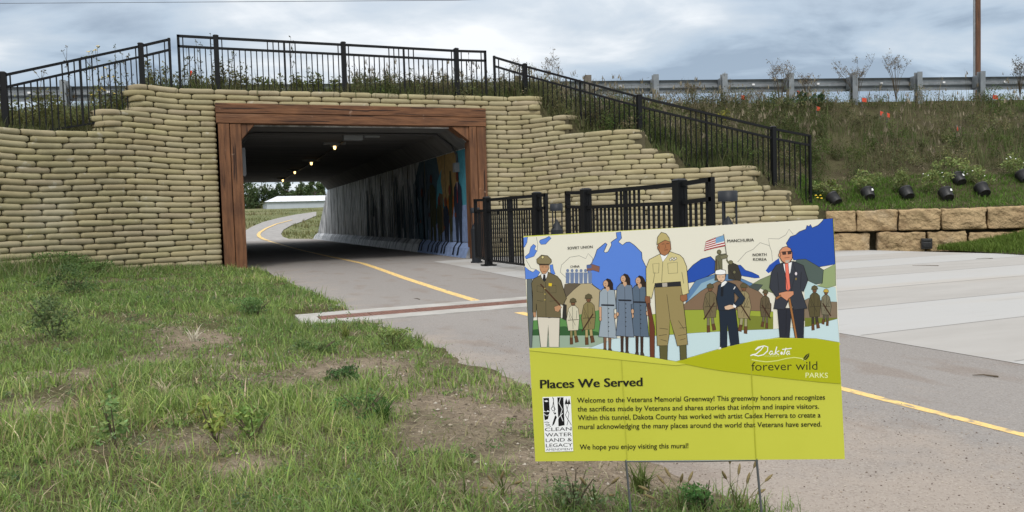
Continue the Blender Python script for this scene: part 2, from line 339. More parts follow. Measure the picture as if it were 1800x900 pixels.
gx=np.linspace(-14,1.75,200); gyv=np.r_[np.linspace(-3,6,150),np.linspace(6.05,17.6,120)]
X,Y=np.meshgrid(gx,gyv); Z=lawn_z(X,Y)+(fbm(X,Y,5,8)-.5)*.025
V=np.stack([X,Y,Z],-1).reshape(-1,3); nx,ny=len(gx),len(gyv)
idx=np.arange(nx*ny).reshape(ny,nx); T=np.stack([idx[:-1,:-1],idx[:-1,1:],idx[1:,1:],idx[1:,:-1]],-1).reshape(-1,4)
MT['soil']=mat('sandy_topsoil',(.31,.26,.20),.95,noise=14,col2=(.20,.165,.125),attr='tint',bump=(38,1.0,.06),spec=.1)
mixin(MT['soil'],noise_mask(60,.60,.72,amt=.6),(.11,.088,.062))
mixin(MT['soil'],noise_mask(85,.62,.72,amt=.5,loc=(5,2,1)),(.42,.36,.28))
ba=bare_amt(X,Y).reshape(-1); g0=np.array([.42,.46,.28]);g1=np.array([1.25,1.2,1.15]); mot=fbm(X,Y,1.2,21).reshape(-1)
o=tri_mesh('lawn_ground',V,T,MT['soil'],col=(g0+(g1-g0)*ba[:,None])*(.8+.4*mot[:,None]),smooth=True); o['kind']='structure'
# ---- embankment behind the walls, up to the road, and the road on top
RA=np.array([-9.0,24.24]);RB=np.array([30.0,14.42]); rdir=(RB-RA)/np.linalg.norm(RB-RA); rn=np.array([-rdir[1],rdir[0]])
def rail_at(xx): return RA+rdir*((xx-RA[0])/rdir[0])
base=[]   # (x,y,z, crest x)
for s in np.linspace(0,SMAX-.02,110):
    p=wp(s)-wnorm(s)*.10
    zt=np.interp(s,[-.6,4.0,4.15,4.75,4.95,5.6,13.2,13.62,13.72,14.38,14.5,16.1,16.25,16.75,16.9,18.55,18.7,19.3,19.45,19.9],
                   [2.66,2.70,2.78,3.12,3.22,3.60,3.60,3.52,3.14,3.06,2.70,2.64,2.28,2.2,1.84,1.78,1.42,1.32,.98,.9])
    base.append((p[0],p[1],zt))
base=np.array(base)
blk0=np.array([12.32,13.32]);bd=np.array([.75,-.66]);bd/=np.linalg.norm(bd); bnrm=np.array([bd[1],-bd[0]])   # block wall line, normal to the viewer
ext=np.array([[*(blk0+bd*t-bnrm*.40),.84] for t in np.linspace(.25,14,34)])
base=np.vstack([[[-16,5.2,1.0],[-11,9.2,1.6]],base,ext])
cx=np.interp(base[:,0],[-16,-5,0,6.4,12.4,23],[-16,-8,-1,7.6,16.5,33])
MR=26; rows=[]
vv=np.linspace(0,1,MR)
C=np.array([rail_at(a) for a in cx])
for v in vv:
    p=base[:,:2]*(1-v)+C*v; z=base[:,2]+(3.86-base[:,2])*(v**1.12)
    bump=(fbm(p[:,0],p[:,1],.9,31)-.5)*.55*np.clip(v*6,0,1)*np.clip((1-v)*5,0,1)
    rows.append(np.c_[p,z+bump])
for off,zz in ((.6,3.9),(1.5,3.98),):
    p=C+rn*off; rows.append(np.c_[p,np.full(len(p),zz)])
E=np.array(rows); nr,nc=E.shape[:2]; idx=np.arange(nr*nc).reshape(nr,nc)
T=np.stack([idx[:-1,:-1],idx[:-1,1:],idx[1:,1:],idx[1:,:-1]],-1).reshape(-1,4)
MT['slope']=mat('slope_soil',(.085,.082,.04),.95,noise=2.5,col2=(.06,.05,.03),bump=(18,.8,.05),spec=.1)
sk=E[0].copy(); sk[:,2]=np.where((sk[:,0]>-.4)&(sk[:,0]<6.6)&(sk[:,1]>17),3.36,-.3); n0=nr*nc; Ts=np.array([(n0+i,n0+i+1,i+1,i) for i in range(nc-1)])
emb=tri_mesh('embankment',np.vstack([E.reshape(-1,3),sk]),np.vstack([T,Ts]),MT['slope'],smooth=True); emb['kind']='structure'
BV=BVHTree.FromPolygons([Vector(v) for v in E.reshape(-1,3)],[tuple(t) for t in T.tolist()])
def slope_hit(px,py):
    h=BV.ray_cast(Vector(CP),Vector(ray(px,py)).normalized()); return None if h[0] is None else np.array(h[0])
def slope_z(x,y):
    h=BV.ray_cast(Vector((x,y,30)),Vector((0,0,-1))); return None if h[0] is None else h[0][2]
# far half of the embankment: road, far slope
MT['road']=mat('road_asphalt',(.06,.06,.062),.9,noise=40)
mb=MB(); ws=[(-60,0),(60,0)]
q=lambda xx,off,z: (*(rail_at(xx)+rn*off),z)
mb.poly([q(-70,1.5,3.99),q(70,1.5,3.99),q(70,15,3.99),q(-70,15,3.99)]); o=mb.build('road',MT['road']); o['kind']='structure'
def far_face(z): return 46.6-(z/2.95)*6.2          # the culvert end is cut to the slope
xs=np.r_[-70,-30,-15,-8,-3,-1.2,.1-.02,.10,6.0,6.02,7.6,10,15,22,40,70]
mb=MB(); G=[]
for a in xs:
    t0=(a,float((rail_at(a-rn[0]*15)+rn*15)[1]),3.985)
    if -1.3<a<7.7: t0=(a,far_face(3.3)-1.2,3.98)
    zz_=[3.3,2.2,1.1,-.1]
    if .09<a<6.01: pts_=[t0]+[(a,far_face(3.3),3.3)]*4
    elif -1.3<a<7.7: pts_=[t0]+[(a,far_face(z),z) for z in zz_]
    else: pts_=[t0]+[(a,t0[1]+(3.985-z)*1.9,z) for z in zz_]
    G.append(pts_)
for i in range(len(xs)-1):
    if .09<xs[i]<5.9: mb.add([G[i][0],G[i+1][0],G[i+1][1],G[i][1]],[(0,1,2,3)]); continue
    for k in range(4): mb.add([G[i][k],G[i+1][k],G[i+1][k+1],G[i][k+1]],[(0,1,2,3)])
o=mb.build('far_embankment',MT['slope']); o['kind']='structure'
# ---- land beyond the tunnel: gently rising field and the curving path
def far_z(y): return -.004+np.clip(y-47,0,400)*.038
def onfar(px,py,dz=0):
    d=ray(px,py); t=30.0
    for _ in range(60):
        y=CP[1]+d[1]*t; f=CP[2]+d[2]*t-far_z(y)-dz; t+= f/(.038*d[1]-d[2]+1e-9)*.9 if y>47 else 1.5
    return CP+d*t
fx=np.linspace(-80,90,60);fy=np.r_[np.linspace(46.3,140,50),np.linspace(142,300,20)]
X,Y=np.meshgrid(fx,fy);Z=far_z(Y)-.03-.0009*np.clip(Y-118,0,999)**1.6
Z+=np.clip((np.abs(X-3)-10)/12,0,1)*(fbm(X,Y,.08,40)-.35)*2.0
V=np.stack([X,Y,Z],-1).reshape(-1,3);idx=np.arange(V.shape[0]).reshape(len(fy),len(fx));T=np.stack([idx[:-1,:-1],idx[:-1,1:],idx[1:,1:],idx[1:,:-1]],-1).reshape(-1,4)
MT['field']=mat('dry_field',(.20,.20,.085),.95,noise=1.1,col2=(.085,.11,.035),bump=(3,1,.3),ramp=(.38,.62))
mixin(MT['field'],noise_mask(.12,.5,.7,amt=.7),(.235,.20,.115))
o=tri_mesh('far_field',V,T,MT['field'],smooth=True); o['kind']='structure'
# (grass of the far field)
FR=np.random.default_rng(77); FG=(FR.uniform(-6,30,16000),47+FR.random(16000)**1.6*80)
Lp=[(424,424),(428,412),(433,404),(445,397.5),(463,390),(490,383),(520,377),(556,372)]
Rp=[(555,424),(508,420),(497,416),(494,411),(498,404),(512,396),(532,389),(556,379)]
Lw=[onfar(*p,.02) for p in Lp];Rw=[onfar(*p,.02) for p in Rp]
Lw[0]=np.array([.5,46.45,.002]);Rw[0]=np.array([5.45,46.45,.002])
mb=MB()
for i in range(len(Lw)-1):
    a,b,c,d=Lw[i],Rw[i],Rw[i+1],Lw[i+1]
    mb.add([a,b,c,d],[(0,1,2,3)])
MT['farpath']=mat('pale_path_asphalt',(.36,.345,.33),.9,noise=3)
o=mb.build('far_path',MT['farpath']); o['kind']='structure'
mb=MB(); cl=[(475,424.2),(464,420.5),(456,416),(454.2,412),(457,408),(468,401),(486,393.5),(513,386.5)]
cw=[onfar(*p,.045) for p in cl]; cw[0]=np.array([2.92,46.45,.02])
for a,b in zip(cw[:-1],cw[1:]):
    d=b-a;n2=np.array([d[1],-d[0],0]);n2/=np.linalg.norm(n2);n2*=.11
    mb.poly([a-n2,a+n2,b+n2,b-n2])
o=mb.build('far_road_marking',MT['yellow']); o['kind']='structure'
# shed and trees beyond
gY=150.0
def fp(px,py): return ony(px,py,gY)
sh=thing('long_shed','long white metal shed with a low pitched roof seen through the tunnel','shed',(*fp(520,362)[:2],5))
a=fp(466,357);b=fp(600,350); bx0,bx1=a[0],fp(640,350)[0]; ez=fp(520,353.5)[2]; rz=fp(520,342.5)[2]; gz_=far_z(gY)-6
mb=MB(); mb.box((bx0+.3,gY,gz_),(bx1,gY+12,ez)); 
mb.prism([(bx0+.3,gY,ez),(bx0+.3,gY+12,ez),(bx0+2.6,gY+6,rz-.1)],(.05,0,0)); mb.build('wall',MT['whitewall'],sh)
mb=MB()
mb.add([(bx0-.2,gY-.4,ez-.05),(bx1+.5,gY-.4,ez-.05),(bx1+.5,gY+6,rz),(bx0+2.6,gY+6,rz),(bx0-.2,gY+12.4,ez-.05),(bx1+.5,gY+12.4,ez-.05)],[(0,1,2,3),(3,2,5,4),(0,3,4)])
k=bx0+.6
while k<bx1: 
    t=min(1,(k-bx0)/2.8); mb.beam((k,gY-.4,ez),(k+ (0 if t>=1 else .0),gY-.4+6.4*t,ez+(rz-ez)*t+.03),.06,.05); k+=1.1
mb.build('roof',MT['whitemetal'],sh)
def leafcloud(n,ctr,rad,size,seed=0,clumps=9,col=(.06,.1,.03),var=.35,flat=1.0):
    r=np.random.default_rng(seed); cc=r.normal(size=(clumps,3))*.5; cc/=np.maximum(1,np.linalg.norm(cc,axis=1,keepdims=True))
    k=r.integers(0,clumps,n); d=r.normal(size=(n,3)); d/=np.linalg.norm(d,axis=1,keepdims=True); rr=r.random(n)**.5*.48
    p=(cc[k]+d*rr[:,None])*np.array(rad)+np.array(ctr)
    a=r.normal(size=(n,3));a/=np.linalg.norm(a,axis=1,keepdims=True);b=np.cross(a,r.normal(size=(n,3)));b/=np.linalg.norm(b,axis=1,keepdims=True)+1e-9
    sz=size*(.6+.8*r.random(n))[:,None]
    V=np.stack([p-a*sz,p+b*sz*.45,p+a*sz,p-b*sz*.45],1).reshape(-1,3); T=np.arange(n*4).reshape(n,4)
    ck=.75+.5*r.random(clumps); c=np.array(col)*(ck[k]*(1-var/2+var*r.random(n)))[:,None]*(1+np.stack([r.random(n)*.35-.1,r.random(n)*.1,r.random(n)*.1],1))
    return V,T,np.repeat(c,4,axis=0)
tr=[(436,352,13,.055,.085,.03),(452,349,10.5,.05,.075,.03),(444,358,6,.09,.10,.03),(470,350,9,.10,.10,.035),(484,345,10,.04,.065,.025),(505,336,7,.06,.09,.035),(521,341,6,.06,.09,.03),(536,338,6.5,.06,.095,.04),(553,340,5.5,.065,.10,.035),(563,342,5,.06,.09,.035),(428,345,12,.05,.08,.03),(494,340,11,.09,.11,.07)]
tl=['tall dark tree at the left end of the row behind the white shed','slender tree left of the shed, second from the far left','low olive bush in front of the dark trees left of the shed','olive-brown rounded tree just left of the white shed roof','darkest dense tree behind the left end of the shed roof','bushy green tree behind the shed roof, left of centre','small round green tree behind the middle of the shed roof','green tree rising over the middle of the shed roof','leafy green tree over the right part of the shed roof','smallest green tree beside the tunnel edge above the shed','dark tree half hidden by the timber post','pale thin-leaved grey-green tree behind the shed roof']
for i,(px,py,hh,*c) in enumerate(tr):
    yy=168+ (i%4)*5; p=ony(px,py,yy); top=ony(px,py-14 if i not in (0,1,10,11) else py-26,yy)[2]; zc_=p[2]; gz2=3.5
    t=thing('tree',tl[i],'tree',(p[0],yy,gz2),'trees behind the white shed')
    rad=max(1.3,(top-zc_)*.85); V,T,cc=leafcloud(900 if i!=11 else 300,(p[0],yy,zc_+.2),(rad*1.15,rad*1.1,(top-zc_)*1.15),.30,100+i,8,c)
    tri_mesh('crown',V,T,MT['leaf'],cc,t)
    mb=MB(); mb.tube([(p[0],yy,gz2-2),(p[0]+.1,yy,zc_-.5),(p[0]+.05,yy,zc_+rad*.5)],[.22,.16,.05],7); 
    for k in range(4):
        an=k*1.6+i; mb.tube([(p[0]+.1,yy,zc_-.6+.2*k),(p[0]+math.cos(an)*rad*.7,yy+math.sin(an)*rad*.7,zc_+rad*.3)],[.07,.02],5)
    mb.build('trunk',MT['bark'],t)
# ================================================================== TUNNEL
tn=thing('tunnel','dark concrete box tunnel under the road with a mural on its right wall','tunnel',(3.1,30,0))
Y0,Y1=17.36,43.0
inn=[(.52,0),(.46,.28),(.46,2.52),(.82,2.95),(5.16,2.95),(5.62,2.56),(5.62,.34),(5.5,.22),(5.42,0)]
outp=[(.1,-.1),(.1,3.3),(6.0,3.3),(6.0,-.1)]
mb=MB(); nk=22
def yk(k,z): return Y0+(far_face(z)-Y0)*k/nk
for i in range(len(inn)-1):
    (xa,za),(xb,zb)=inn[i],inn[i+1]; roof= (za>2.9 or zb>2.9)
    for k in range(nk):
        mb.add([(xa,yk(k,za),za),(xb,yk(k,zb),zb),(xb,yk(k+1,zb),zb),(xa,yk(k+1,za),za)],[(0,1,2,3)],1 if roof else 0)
for kk in (0,nk):
    Q=lambda x,z:(x,yk(kk,z),z)
    mb.add([Q(.1,0),Q(.1,2.52),Q(.1,3.3),Q(6.0,3.3),Q(6.0,2.5),Q(6.0,0)]+[Q(x,z) for x,z in inn],[(0,6,7,8,1),(1,8,9,2),(2,9,10,3),(3,10,11,4),(4,11,12,13,14,5)],0)
mb.add([(.1,Y0,0),(.1,Y0,3.3),(6,Y0,3.3),(6,Y0,0),(.1,far_face(0),0),(.1,far_face(3.3),3.3),(6,far_face(3.3),3.3),(6,far_face(0),0)],[(0,1,5,4),(1,2,6,5),(2,3,7,6)],0)
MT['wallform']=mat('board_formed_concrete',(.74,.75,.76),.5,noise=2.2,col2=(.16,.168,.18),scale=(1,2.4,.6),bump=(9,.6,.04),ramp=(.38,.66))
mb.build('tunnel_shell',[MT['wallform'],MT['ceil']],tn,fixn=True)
# vertical panel joints and formwork ribs on the right wall
mb=MB()
yj=[19.5+2.05*i for i in range(12)]
for yv in yj:
    mb=MB(); mb.box((5.600,yv-.012,.36),(5.624,yv+.012,2.54)); mb.build('wall_joint',MT['backing'],tn)
mb=MB(); r=random.Random(4); yv=24.2
while yv<45.4:
    wd=r.uniform(.22,.42); mb.box((5.612-r.uniform(0,.005),yv,.36),(5.63,yv+wd,min(2.545,(46.4-yv-wd)/6.2*2.95))); yv+=wd+r.uniform(.02,.12)
mb.build('formwork_board',MT['wallform'],tn)
# mural: painted figures on the right wall near the mouth
XW=5.617
def mm(name,rgb): return mat(name,tuple(c*.85 for c in rgb),.8,noise=7,col2=tuple(c*.6 for c in rgb))
mats=[mm('mural_teal',srgb(85,165,185)),mm('mural_ochre',srgb(178,148,96)),mm('mural_paleblue',srgb(150,172,215)),mm('mural_navy',srgb(34,46,66)),mm('mural_olive',srgb(70,72,45)),mm('mural_orange',srgb(190,105,30)),mm('mural_skin',srgb(120,60,45)),mm('mural_red',srgb(150,40,45)),mm('mural_deepteal',srgb(78,104,118)),mm('mural_grey',srgb(104,118,134)),mm('mural_white',srgb(190,195,200)),mm('mural_tan',srgb(120,100,70))]
mb=MB()
def mur(pts,mi,lay):  # pts in (metres along the wall from the mouth, height)
    mb.poly([(XW-.0035*lay-.002,Y0+a,z) for a,z in pts],mi)
mur([(.02,.36),(5.2,.36),(5.0,1.4),(5.4,2.0),(4.8,2.54),(.02,2.54)],8,0)
mur([(.02,1.0),(.85,1.2),(.95,1.7),(1.1,2.54),(.02,2.54)],0,1)
mur([(.9,1.05),(1.0,1.8),(1.15,2.54),(2.9,2.54),(2.6,1.9),(2.9,1.5),(2.3,1.05)],1,2)
mur([(2.3,1.2),(2.55,1.9),(2.45,2.2),(2.9,1.9),(3.1,1.2)],0,3)
mur([(.02,.36),(4.6,.36),(4.0,.62),(3.2,.75),(2.5,1.05),(1.6,1.2),(.02,1.25)],2,3)
mur([(1.35,1.45),(1.75,1.55),(2.05,1.35),(1.9,1.0),(1.55,.95)],5,4)
mur([(1.5,1.5),(1.6,2.1),(1.72,2.1),(1.75,1.4),(1.78,.6),(1.6,.6)],4,5)
mur([(2.35,.62),(2.75,.5),(2.95,1.2),(2.75,1.6),(2.4,1.55)],11,5)
rs=random.Random(12)
for q in range(75):            # brushed dark streaks that thin out along the wall
    a=3.6+9.5*rs.random()**1.5; wd_=rs.uniform(.05,.26); z1=rs.uniform(.9,2.5); z0=.36 if rs.random()<.6 else rs.uniform(.36,1.2)
    if z1<z0+.2: continue
    mur([(a,z0),(a+wd_,z0),(a+wd_*.9,z1-.1*rs.random()),(a+wd_*.3,z1)],rs.choice((9,9,8,9,8,9)),6+rs.randint(0,3))
def suited(a,h,s,body,tie=True,wd=.26):   # a: metres along wall; h: height
    z0=.34
    mur([(a-wd*.75,z0),(a-wd*.25,z0),(a-.02,h*.45),(a+wd*.2,z0),(a+wd*.75,z0),(a+wd*.95,h*.48),(a+wd*1.15,h*.62),(a+wd,h*.80),(a+.11,h*.86),(a-.11,h*.86),(a-wd,h*.80),(a-wd*1.15,h*.62),(a-wd*.95,h*.46)],body,7)
    hd=[(a+.095*math.cos(t)*1.05,h*.93+.125*math.sin(t)) for t in np.linspace(0,2*math.pi,13)[:-1]]; mur(hd,6,8)
    if tie: mur([(a-.06,h*.86),(a+.06,h*.86),(a+.01,h*.66)],10,9); mur([(a-.022,h*.855),(a+.022,h*.855),(a+.03,h*.62),(a-.03,h*.62)],7,10)
    mur([(a+wd*.5,h*.46),(a+wd*1.0,h*.46),(a+wd*1.0,h*.51),(a+wd*.5,h*.51)],6,9)
suited(1.05,2.08,1,3,True,.30); suited(2.12,1.45,1,3,False,.22); suited(3.45,2.15,1,4,False,.38); suited(2.75,1.5,1,4,False,.22); suited(4.5,1.8,1,8,False,.30); suited(1.72,1.75,1,4,False,.12)
# painted shoes and the pale ground run over the flared wall foot
def ft(a,b,mi,lay):
    e=.003*lay+.002
    mb.poly([(5.62-e,Y0+a,.345),(5.62-e,Y0+b,.345),(5.5-e,Y0+b,.225),(5.5-e,Y0+a,.225)],mi); mb.poly([(5.5-e,Y0+a,.223),(5.5-e,Y0+b,.223),(5.42-e,Y0+b,.004),(5.42-e,Y0+a,.004)],mi)
ft(.02,4.6,2,0)
for a in (.82,1.2,2.0,2.25,3.2,3.6,2.65,2.85,4.3,4.6): 
    e=.005; mb.poly([(5.62-e,Y0+a,.345),(5.62-e,Y0+a+.13,.345),(5.5-e,Y0+a+.05,.225),(5.5-e,Y0+a-.08,.225)],3); mb.poly([(5.5-e,Y0+a-.08,.223),(5.5-e,Y0+a+.05,.223),(5.43-e,Y0+a-.04,.05),(5.43-e,Y0+a-.19,.05)],3)
mb.build('mural',mats,tn)
# lamps, conduit, boxes
for i,(px,py) in enumerate([(588,259),(547,287),(518,303),(497,317)]):
    p=onz(px,py,2.83); ordn=['nearest','second','third','farthest'][i]
    t=thing('ceiling_lamp',['glowing ceiling lamp nearest the timber tunnel mouth','second glowing ceiling lamp along the tunnel roof','third glowing ceiling lamp along the tunnel roof','farthest glowing ceiling lamp, above the far opening'][i],'lamp',(p[0],p[1],2.95),'lamps along the tunnel ceiling')
    mb=MB(); mb.box((p[0]-.28,p[1]-.08,2.90),(p[0]+.28,p[1]+.08,2.948)); mb.tube([(p[0],p[1],2.90),(p[0],p[1],2.86)],[.11,.10],14); mb.build('lamp_base',MT['boxgrey'],t)
    mb=MB(); mb.tube([(p[0],p[1]-.03,2.859),(p[0],p[1]-.03,2.80),(p[0],p[1]-.03,2.77)],[.038,.034,.015],12); g=mb.build('lamp_globe',MT['lampglow'],t)
mb=MB(); xc=onz(620,240,2.88)
pa=[(xc[0]+.02,xc[1],2.915)]+[(onz(px,py,2.9)[0]+.05,onz(px,py,2.9)[1],2.915) for px,py in [(588,259),(547,287),(518,303),(497,317)]]
mb.tube(pa,.025,6)
yq=18.35; mb.tube([(.50,yq,2.3),(.50,yq,2.50),(.62,yq,2.68),(.86,yq,2.90),(1.1,yq,2.92),(3,yq,2.92),(5.1,yq,2.92),(5.45,yq,2.66),(5.58,yq,2.45),(5.585,yq,2.2)],.028,8)
mb.tube([(.47+.05,yq+.3,2.2),(.52,yq+.3,2.48),(.86,yq+.3,2.88)],.02,6)
o=mb.build('conduit',MT['plasticgrey']); tag(o,'thin dark conduit pipe running over the tunnel ceiling and walls','conduit')
o=None
mb=MB(); mb.box((xc[0]-.22,xc[1]-.12,2.79),(xc[0]+.22,xc[1]+.12,2.949)); mb.box((xc[0]+.26,xc[1]-.05,2.86),(xc[0]+.62,xc[1]+.05,2.92)); o=mb.build('junction_box',MT['boxgrey'],bevel=.008); tag(o,'grey junction box on the tunnel ceiling just inside the mouth','electrical box')
mb=MB(); mb.box((5.50,yq-.10,2.03),(5.616,yq+.10,2.25)); mb.box((5.49,yq-.06,2.08),(5.502,yq+.06,2.2)); o=mb.build('socket_box',MT['boxgrey'],bevel=.006); tag(o,'small grey box on the mural wall under the conduit','electrical box')
mb=MB(); mb.box((.465,17.75,1.95),(.74,18.05,2.55)); mb.box((.74,17.78,1.98),(.75,18.02,2.52)); o=mb.build('control_cabinet',MT['boxgrey'],bevel=.01); tag(o,'grey cabinet on the left tunnel wall beside the timber post','electrical box')
# ---- timber portal frame
MT['timber']=mat('brown_timber',(.235,.108,.05),.7,noise=2.6,col2=(.085,.038,.02),scale=(6,6,.55),bump=(9,.5,.02),detail=9,ramp=(.3,.7))
MT['timber_h']=mat('brown_timber_lintel',(.235,.108,.05),.7,noise=2.6,col2=(.085,.038,.02),scale=(.55,6,6),bump=(9,.5,.02),detail=9,ramp=(.3,.7))
for k,s3 in (('timber',(9,9,.4)),('timber_h',(.4,9,9))):
    mixin(MT[k],noise_mask(1.7,.58,.64,s3,amt=.9),(.022,.010,.007)); mixin(MT[k],noise_mask(1.3,.60,.74,s3,amt=.5,loc=(4,4,4)),(.25,.14,.085)); mixin(MT[k],noise_mask(1.6,.5,.7,(1,1,1),amt=.6,loc=(9,1,4)),(.075,.035,.02)); mixin(MT[k],noise_mask(5,.68,.74,(1,1,1),amt=.5,loc=(2,1,7)),(.36,.25,.18))
pf=thing('timber_portal','brown timber frame around the tunnel mouth','portal frame',(3.05,17.2,0))
YF=17.12
def post(xa,xm,xb):
    t=MB(); t.box((xa,YF,-.05),(xm-.006,17.5,2.975)); t.box((xm+.006,YF+.01,-.05),(xb,17.5,2.975)); return t.build('post',MT['timber'],pf,bevel=.012)
post(.22,.44,.66); post(5.52,5.70,5.92)
mb=MB(); mb.box((.19,YF-.01,2.98),(5.93,17.5,3.175)); mb.box((.185,YF-.015,3.185),(5.925,17.5,3.385)); mb.build('lintel',MT['timber_h'],pf,bevel=.012)
for pts in ([(.664,2.66),(.664,2.972),(.93,2.972)],[(5.516,2.66),(5.516,2.972),(5.10,2.972)]):
    mb=MB(); mb.prism([(a,YF+.03,z) for a,z in pts],(0,.36,0)); mb.build('corner_brace',MT['timber'],pf,bevel=.008)
# ================================================================== SANDBAG WALL
sw=thing('sandbag_wall','long khaki sandbag wall stepping down on both sides of the tunnel mouth','sandbag wall',(3,17.3,0))
hR=.1085; SL,SR=WL[3-1]+.2+.9,WL[2]+5.93+.9
def row_range(k):
    lo=-.6 if k<25 else (4.13 if k<29 else 4.82)
    hi=SMAX
    for kk,s in ((29,13.62),(25,14.40),(21,16.15),(20,16.46),(17,16.80),(13,18.60),(12,18.87),(9,19.33)):
        if k>=kk: hi=s; break
    return lo,hi
# two-step ends
def zoff(s,k):
    Zk=k*hR; a=(vnoise(s,Zk*.6,.5,2)-.5)*.095+(vnoise(s,Zk,1.1,6)-.5)*.014
    side=np.clip(np.minimum(np.abs(s-SL),np.abs(s-SR))/1.2,0,1) ; mid=np.where((s>SL)&(s<SR),.15,1.0)
    return a*np.maximum(side*mid,.15)*np.clip(k/4,.2,1)
def noff(s,k): return (vnoise(s,k*hR,.7,12)-.5)*.10+(vnoise(s,k*hR,1.6,14)-.5)*.02
bags=[]
NS,NC=11,12
rb=np.random.default_rng(5)
def bag(s0,s1,k,endl=False,endr=False):
    n=NS; t=np.linspace(-1,1,n); t=np.sign(t)*np.abs(t)**.62; s=(s0+s1)/2+t*(s1-s0)/2*.998
    tap=(1-np.abs(t)**16)**.5; tap=np.maximum(tap,.0); tap=.55+.45*tap; tap[[0,-1]]=.62
    tilt=rb.normal()*.0035; amp=rb.uniform(.97,1.04)
    z=(k+.5)*hR+zoff(s,k)+tilt*t+(rb.random(n)-.5)*.003; nn=noff(s,k)+rb.normal()*.004
    if endr: nn=nn-np.clip((t+.15),0,2)**1.6*.17; z=z-np.clip(t,0,1)**2.2*.03
    if endl: nn=nn-np.clip((-t+.15),0,2)**1.6*.17; z=z-np.clip(-t,0,1)**2.2*.03
    p=wp(s); no=wnorm(s); a=np.linspace(0,2*math.pi,NC,endpoint=False)
    ca=np.sign(np.cos(a))*np.abs(np.cos(a))**.62; sa=np.sign(np.sin(a))*np.abs(np.sin(a))**.68
    dep=.080*amp
    lump=1+(rb.random((n,NC))-.5)*.045
    out=(nn[:,None]+(-.02)+dep*tap[:,None]*ca[None]*lump)
    V=np.zeros((n,NC,3)); V[...,0]=p[:,None,0]+no[:,None,0]*out; V[...,1]=p[:,None,1]+no[:,None,1]*out
    V[...,2]=z[:,None]+hR*.535*amp*tap[:,None]*sa[None]*lump
    return V.reshape(-1,3)
bf=[]
for i in range(NS-1):
    for c in range(NC): bf.append((i*NC+c,i*NC+(c+1)%NC,(i+1)*NC+(c+1)%NC,(i+1)*NC+c))
for k in range(34):
    lo,hi=row_range(k); lo=lo+ (rb.random()*.10-.05 if k>=25 else 0); hi=hi+rb.random()*.10-.06
    segs=[(lo,hi)] if k>=31 else [(lo,SL-.012),(SR+.012,hi)]
    for si,(a,b) in enumerate(segs):
        if b-a<.12: continue
        s=a if not(si==0 and k<25) else a-rb.random()*.3
        first=True
        ph=.31 if k%2 else 0
        # start from the tunnel side so the joints stagger
        cuts=[]
        if len(segs)==2 and si==0:
            x=b-(.30 if k%2 else .60)*rb.uniform(.9,1.1); cuts=[b]
            while x>a+.22: cuts.append(x); x-=.63*rb.uniform(.92,1.09)
            cuts.append(a); cuts=cuts[::-1]
        else:
            x=a+(.30 if k%2 else .60)*rb.uniform(.9,1.1); cuts=[a]
            while x<b-.22: cuts.append(x); x+=.63*rb.uniform(.92,1.09)
            cuts.append(b)
        for q in range(len(cuts)-1):
            el=(q==0 and si==0 and k>=25); er=(q==len(cuts)-2 and abs(b-hi)<1e-6 and hi<SMAX-.3)
            g=.006; bags.append((cuts[q]+g,cuts[q+1]-g,k,el,er))
big=[]
for b in bags:
    s=(b[0]+b[1])/2; p=wp(s); pw=(p[0]*fw[0]+p[1]*fw[1]); xi=((p[0]*RT[0]+p[1]*RT[1])/pw*F+900)
    px=(b[1]-b[0])/pw**2 if (0<xi<1460 and not(xi>930 and b[2]<8)) else 0; big.append(px)
order=np.argsort(-np.array(big)); top=set(order[:100].tolist())
restV=[];restF=[];restC=[]
for i,b in enumerate(bags):
    V=bag(*b); c=np.array([1,1,1])*rb.uniform(.92,1.06)*np.array([1,rb.uniform(.97,1.02),rb.uniform(.92,1.05)])
    if i in top:
        o=tri_mesh('sandbag',V,np.array(bf),MT['bag'],np.tile(c,(len(V),1)),sw,smooth=True)
    else:
        restF.append(np.array(bf)+len(restV)*NS*NC); restV.append(V); restC.append(np.tile(c,(len(V),1)))
o=tri_mesh('sandbag_courses',np.vstack(restV),np.vstack(restF),MT['bag'],np.vstack(restC),sw,smooth=True); o['kind']='stuff'
mb=MB()
ss=np.linspace(-.6,SMAX,140)
def back(sa,sb,za,zb,d0=.03,d1=.10):
    pa,pb=wp(sa),wp(sb);na,nb=wnorm(sa),wnorm(sb)
    P=lambda p,n,d,z:(p[0]-n[0]*d,p[1]-n[1]*d,z)
    mb.hexa([P(pa,na,d0,za),P(pb,nb,d0,za),P(pb,nb,d1,za),P(pa,na,d1,za),P(pa,na,d0,zb),P(pb,nb,d0,zb),P(pb,nb,d1,zb),P(pa,na,d1,zb)])
def topk(s):
    for k in range(33,-1,-1):
        lo,hi=row_range(k)
        if lo+.12<=s<=hi-.15: return k
    return 5
for a,b in zip(ss[:-1],ss[1:]):
    m_=(a+b)/2; zt=(topk(m_)+.55)*hR
    if SL+.02<m_<SR-.02: back(a,b,3.37,zt)
    else: back(a,b,-.1,zt)
mb.build('backing',MT['backing'],sw)
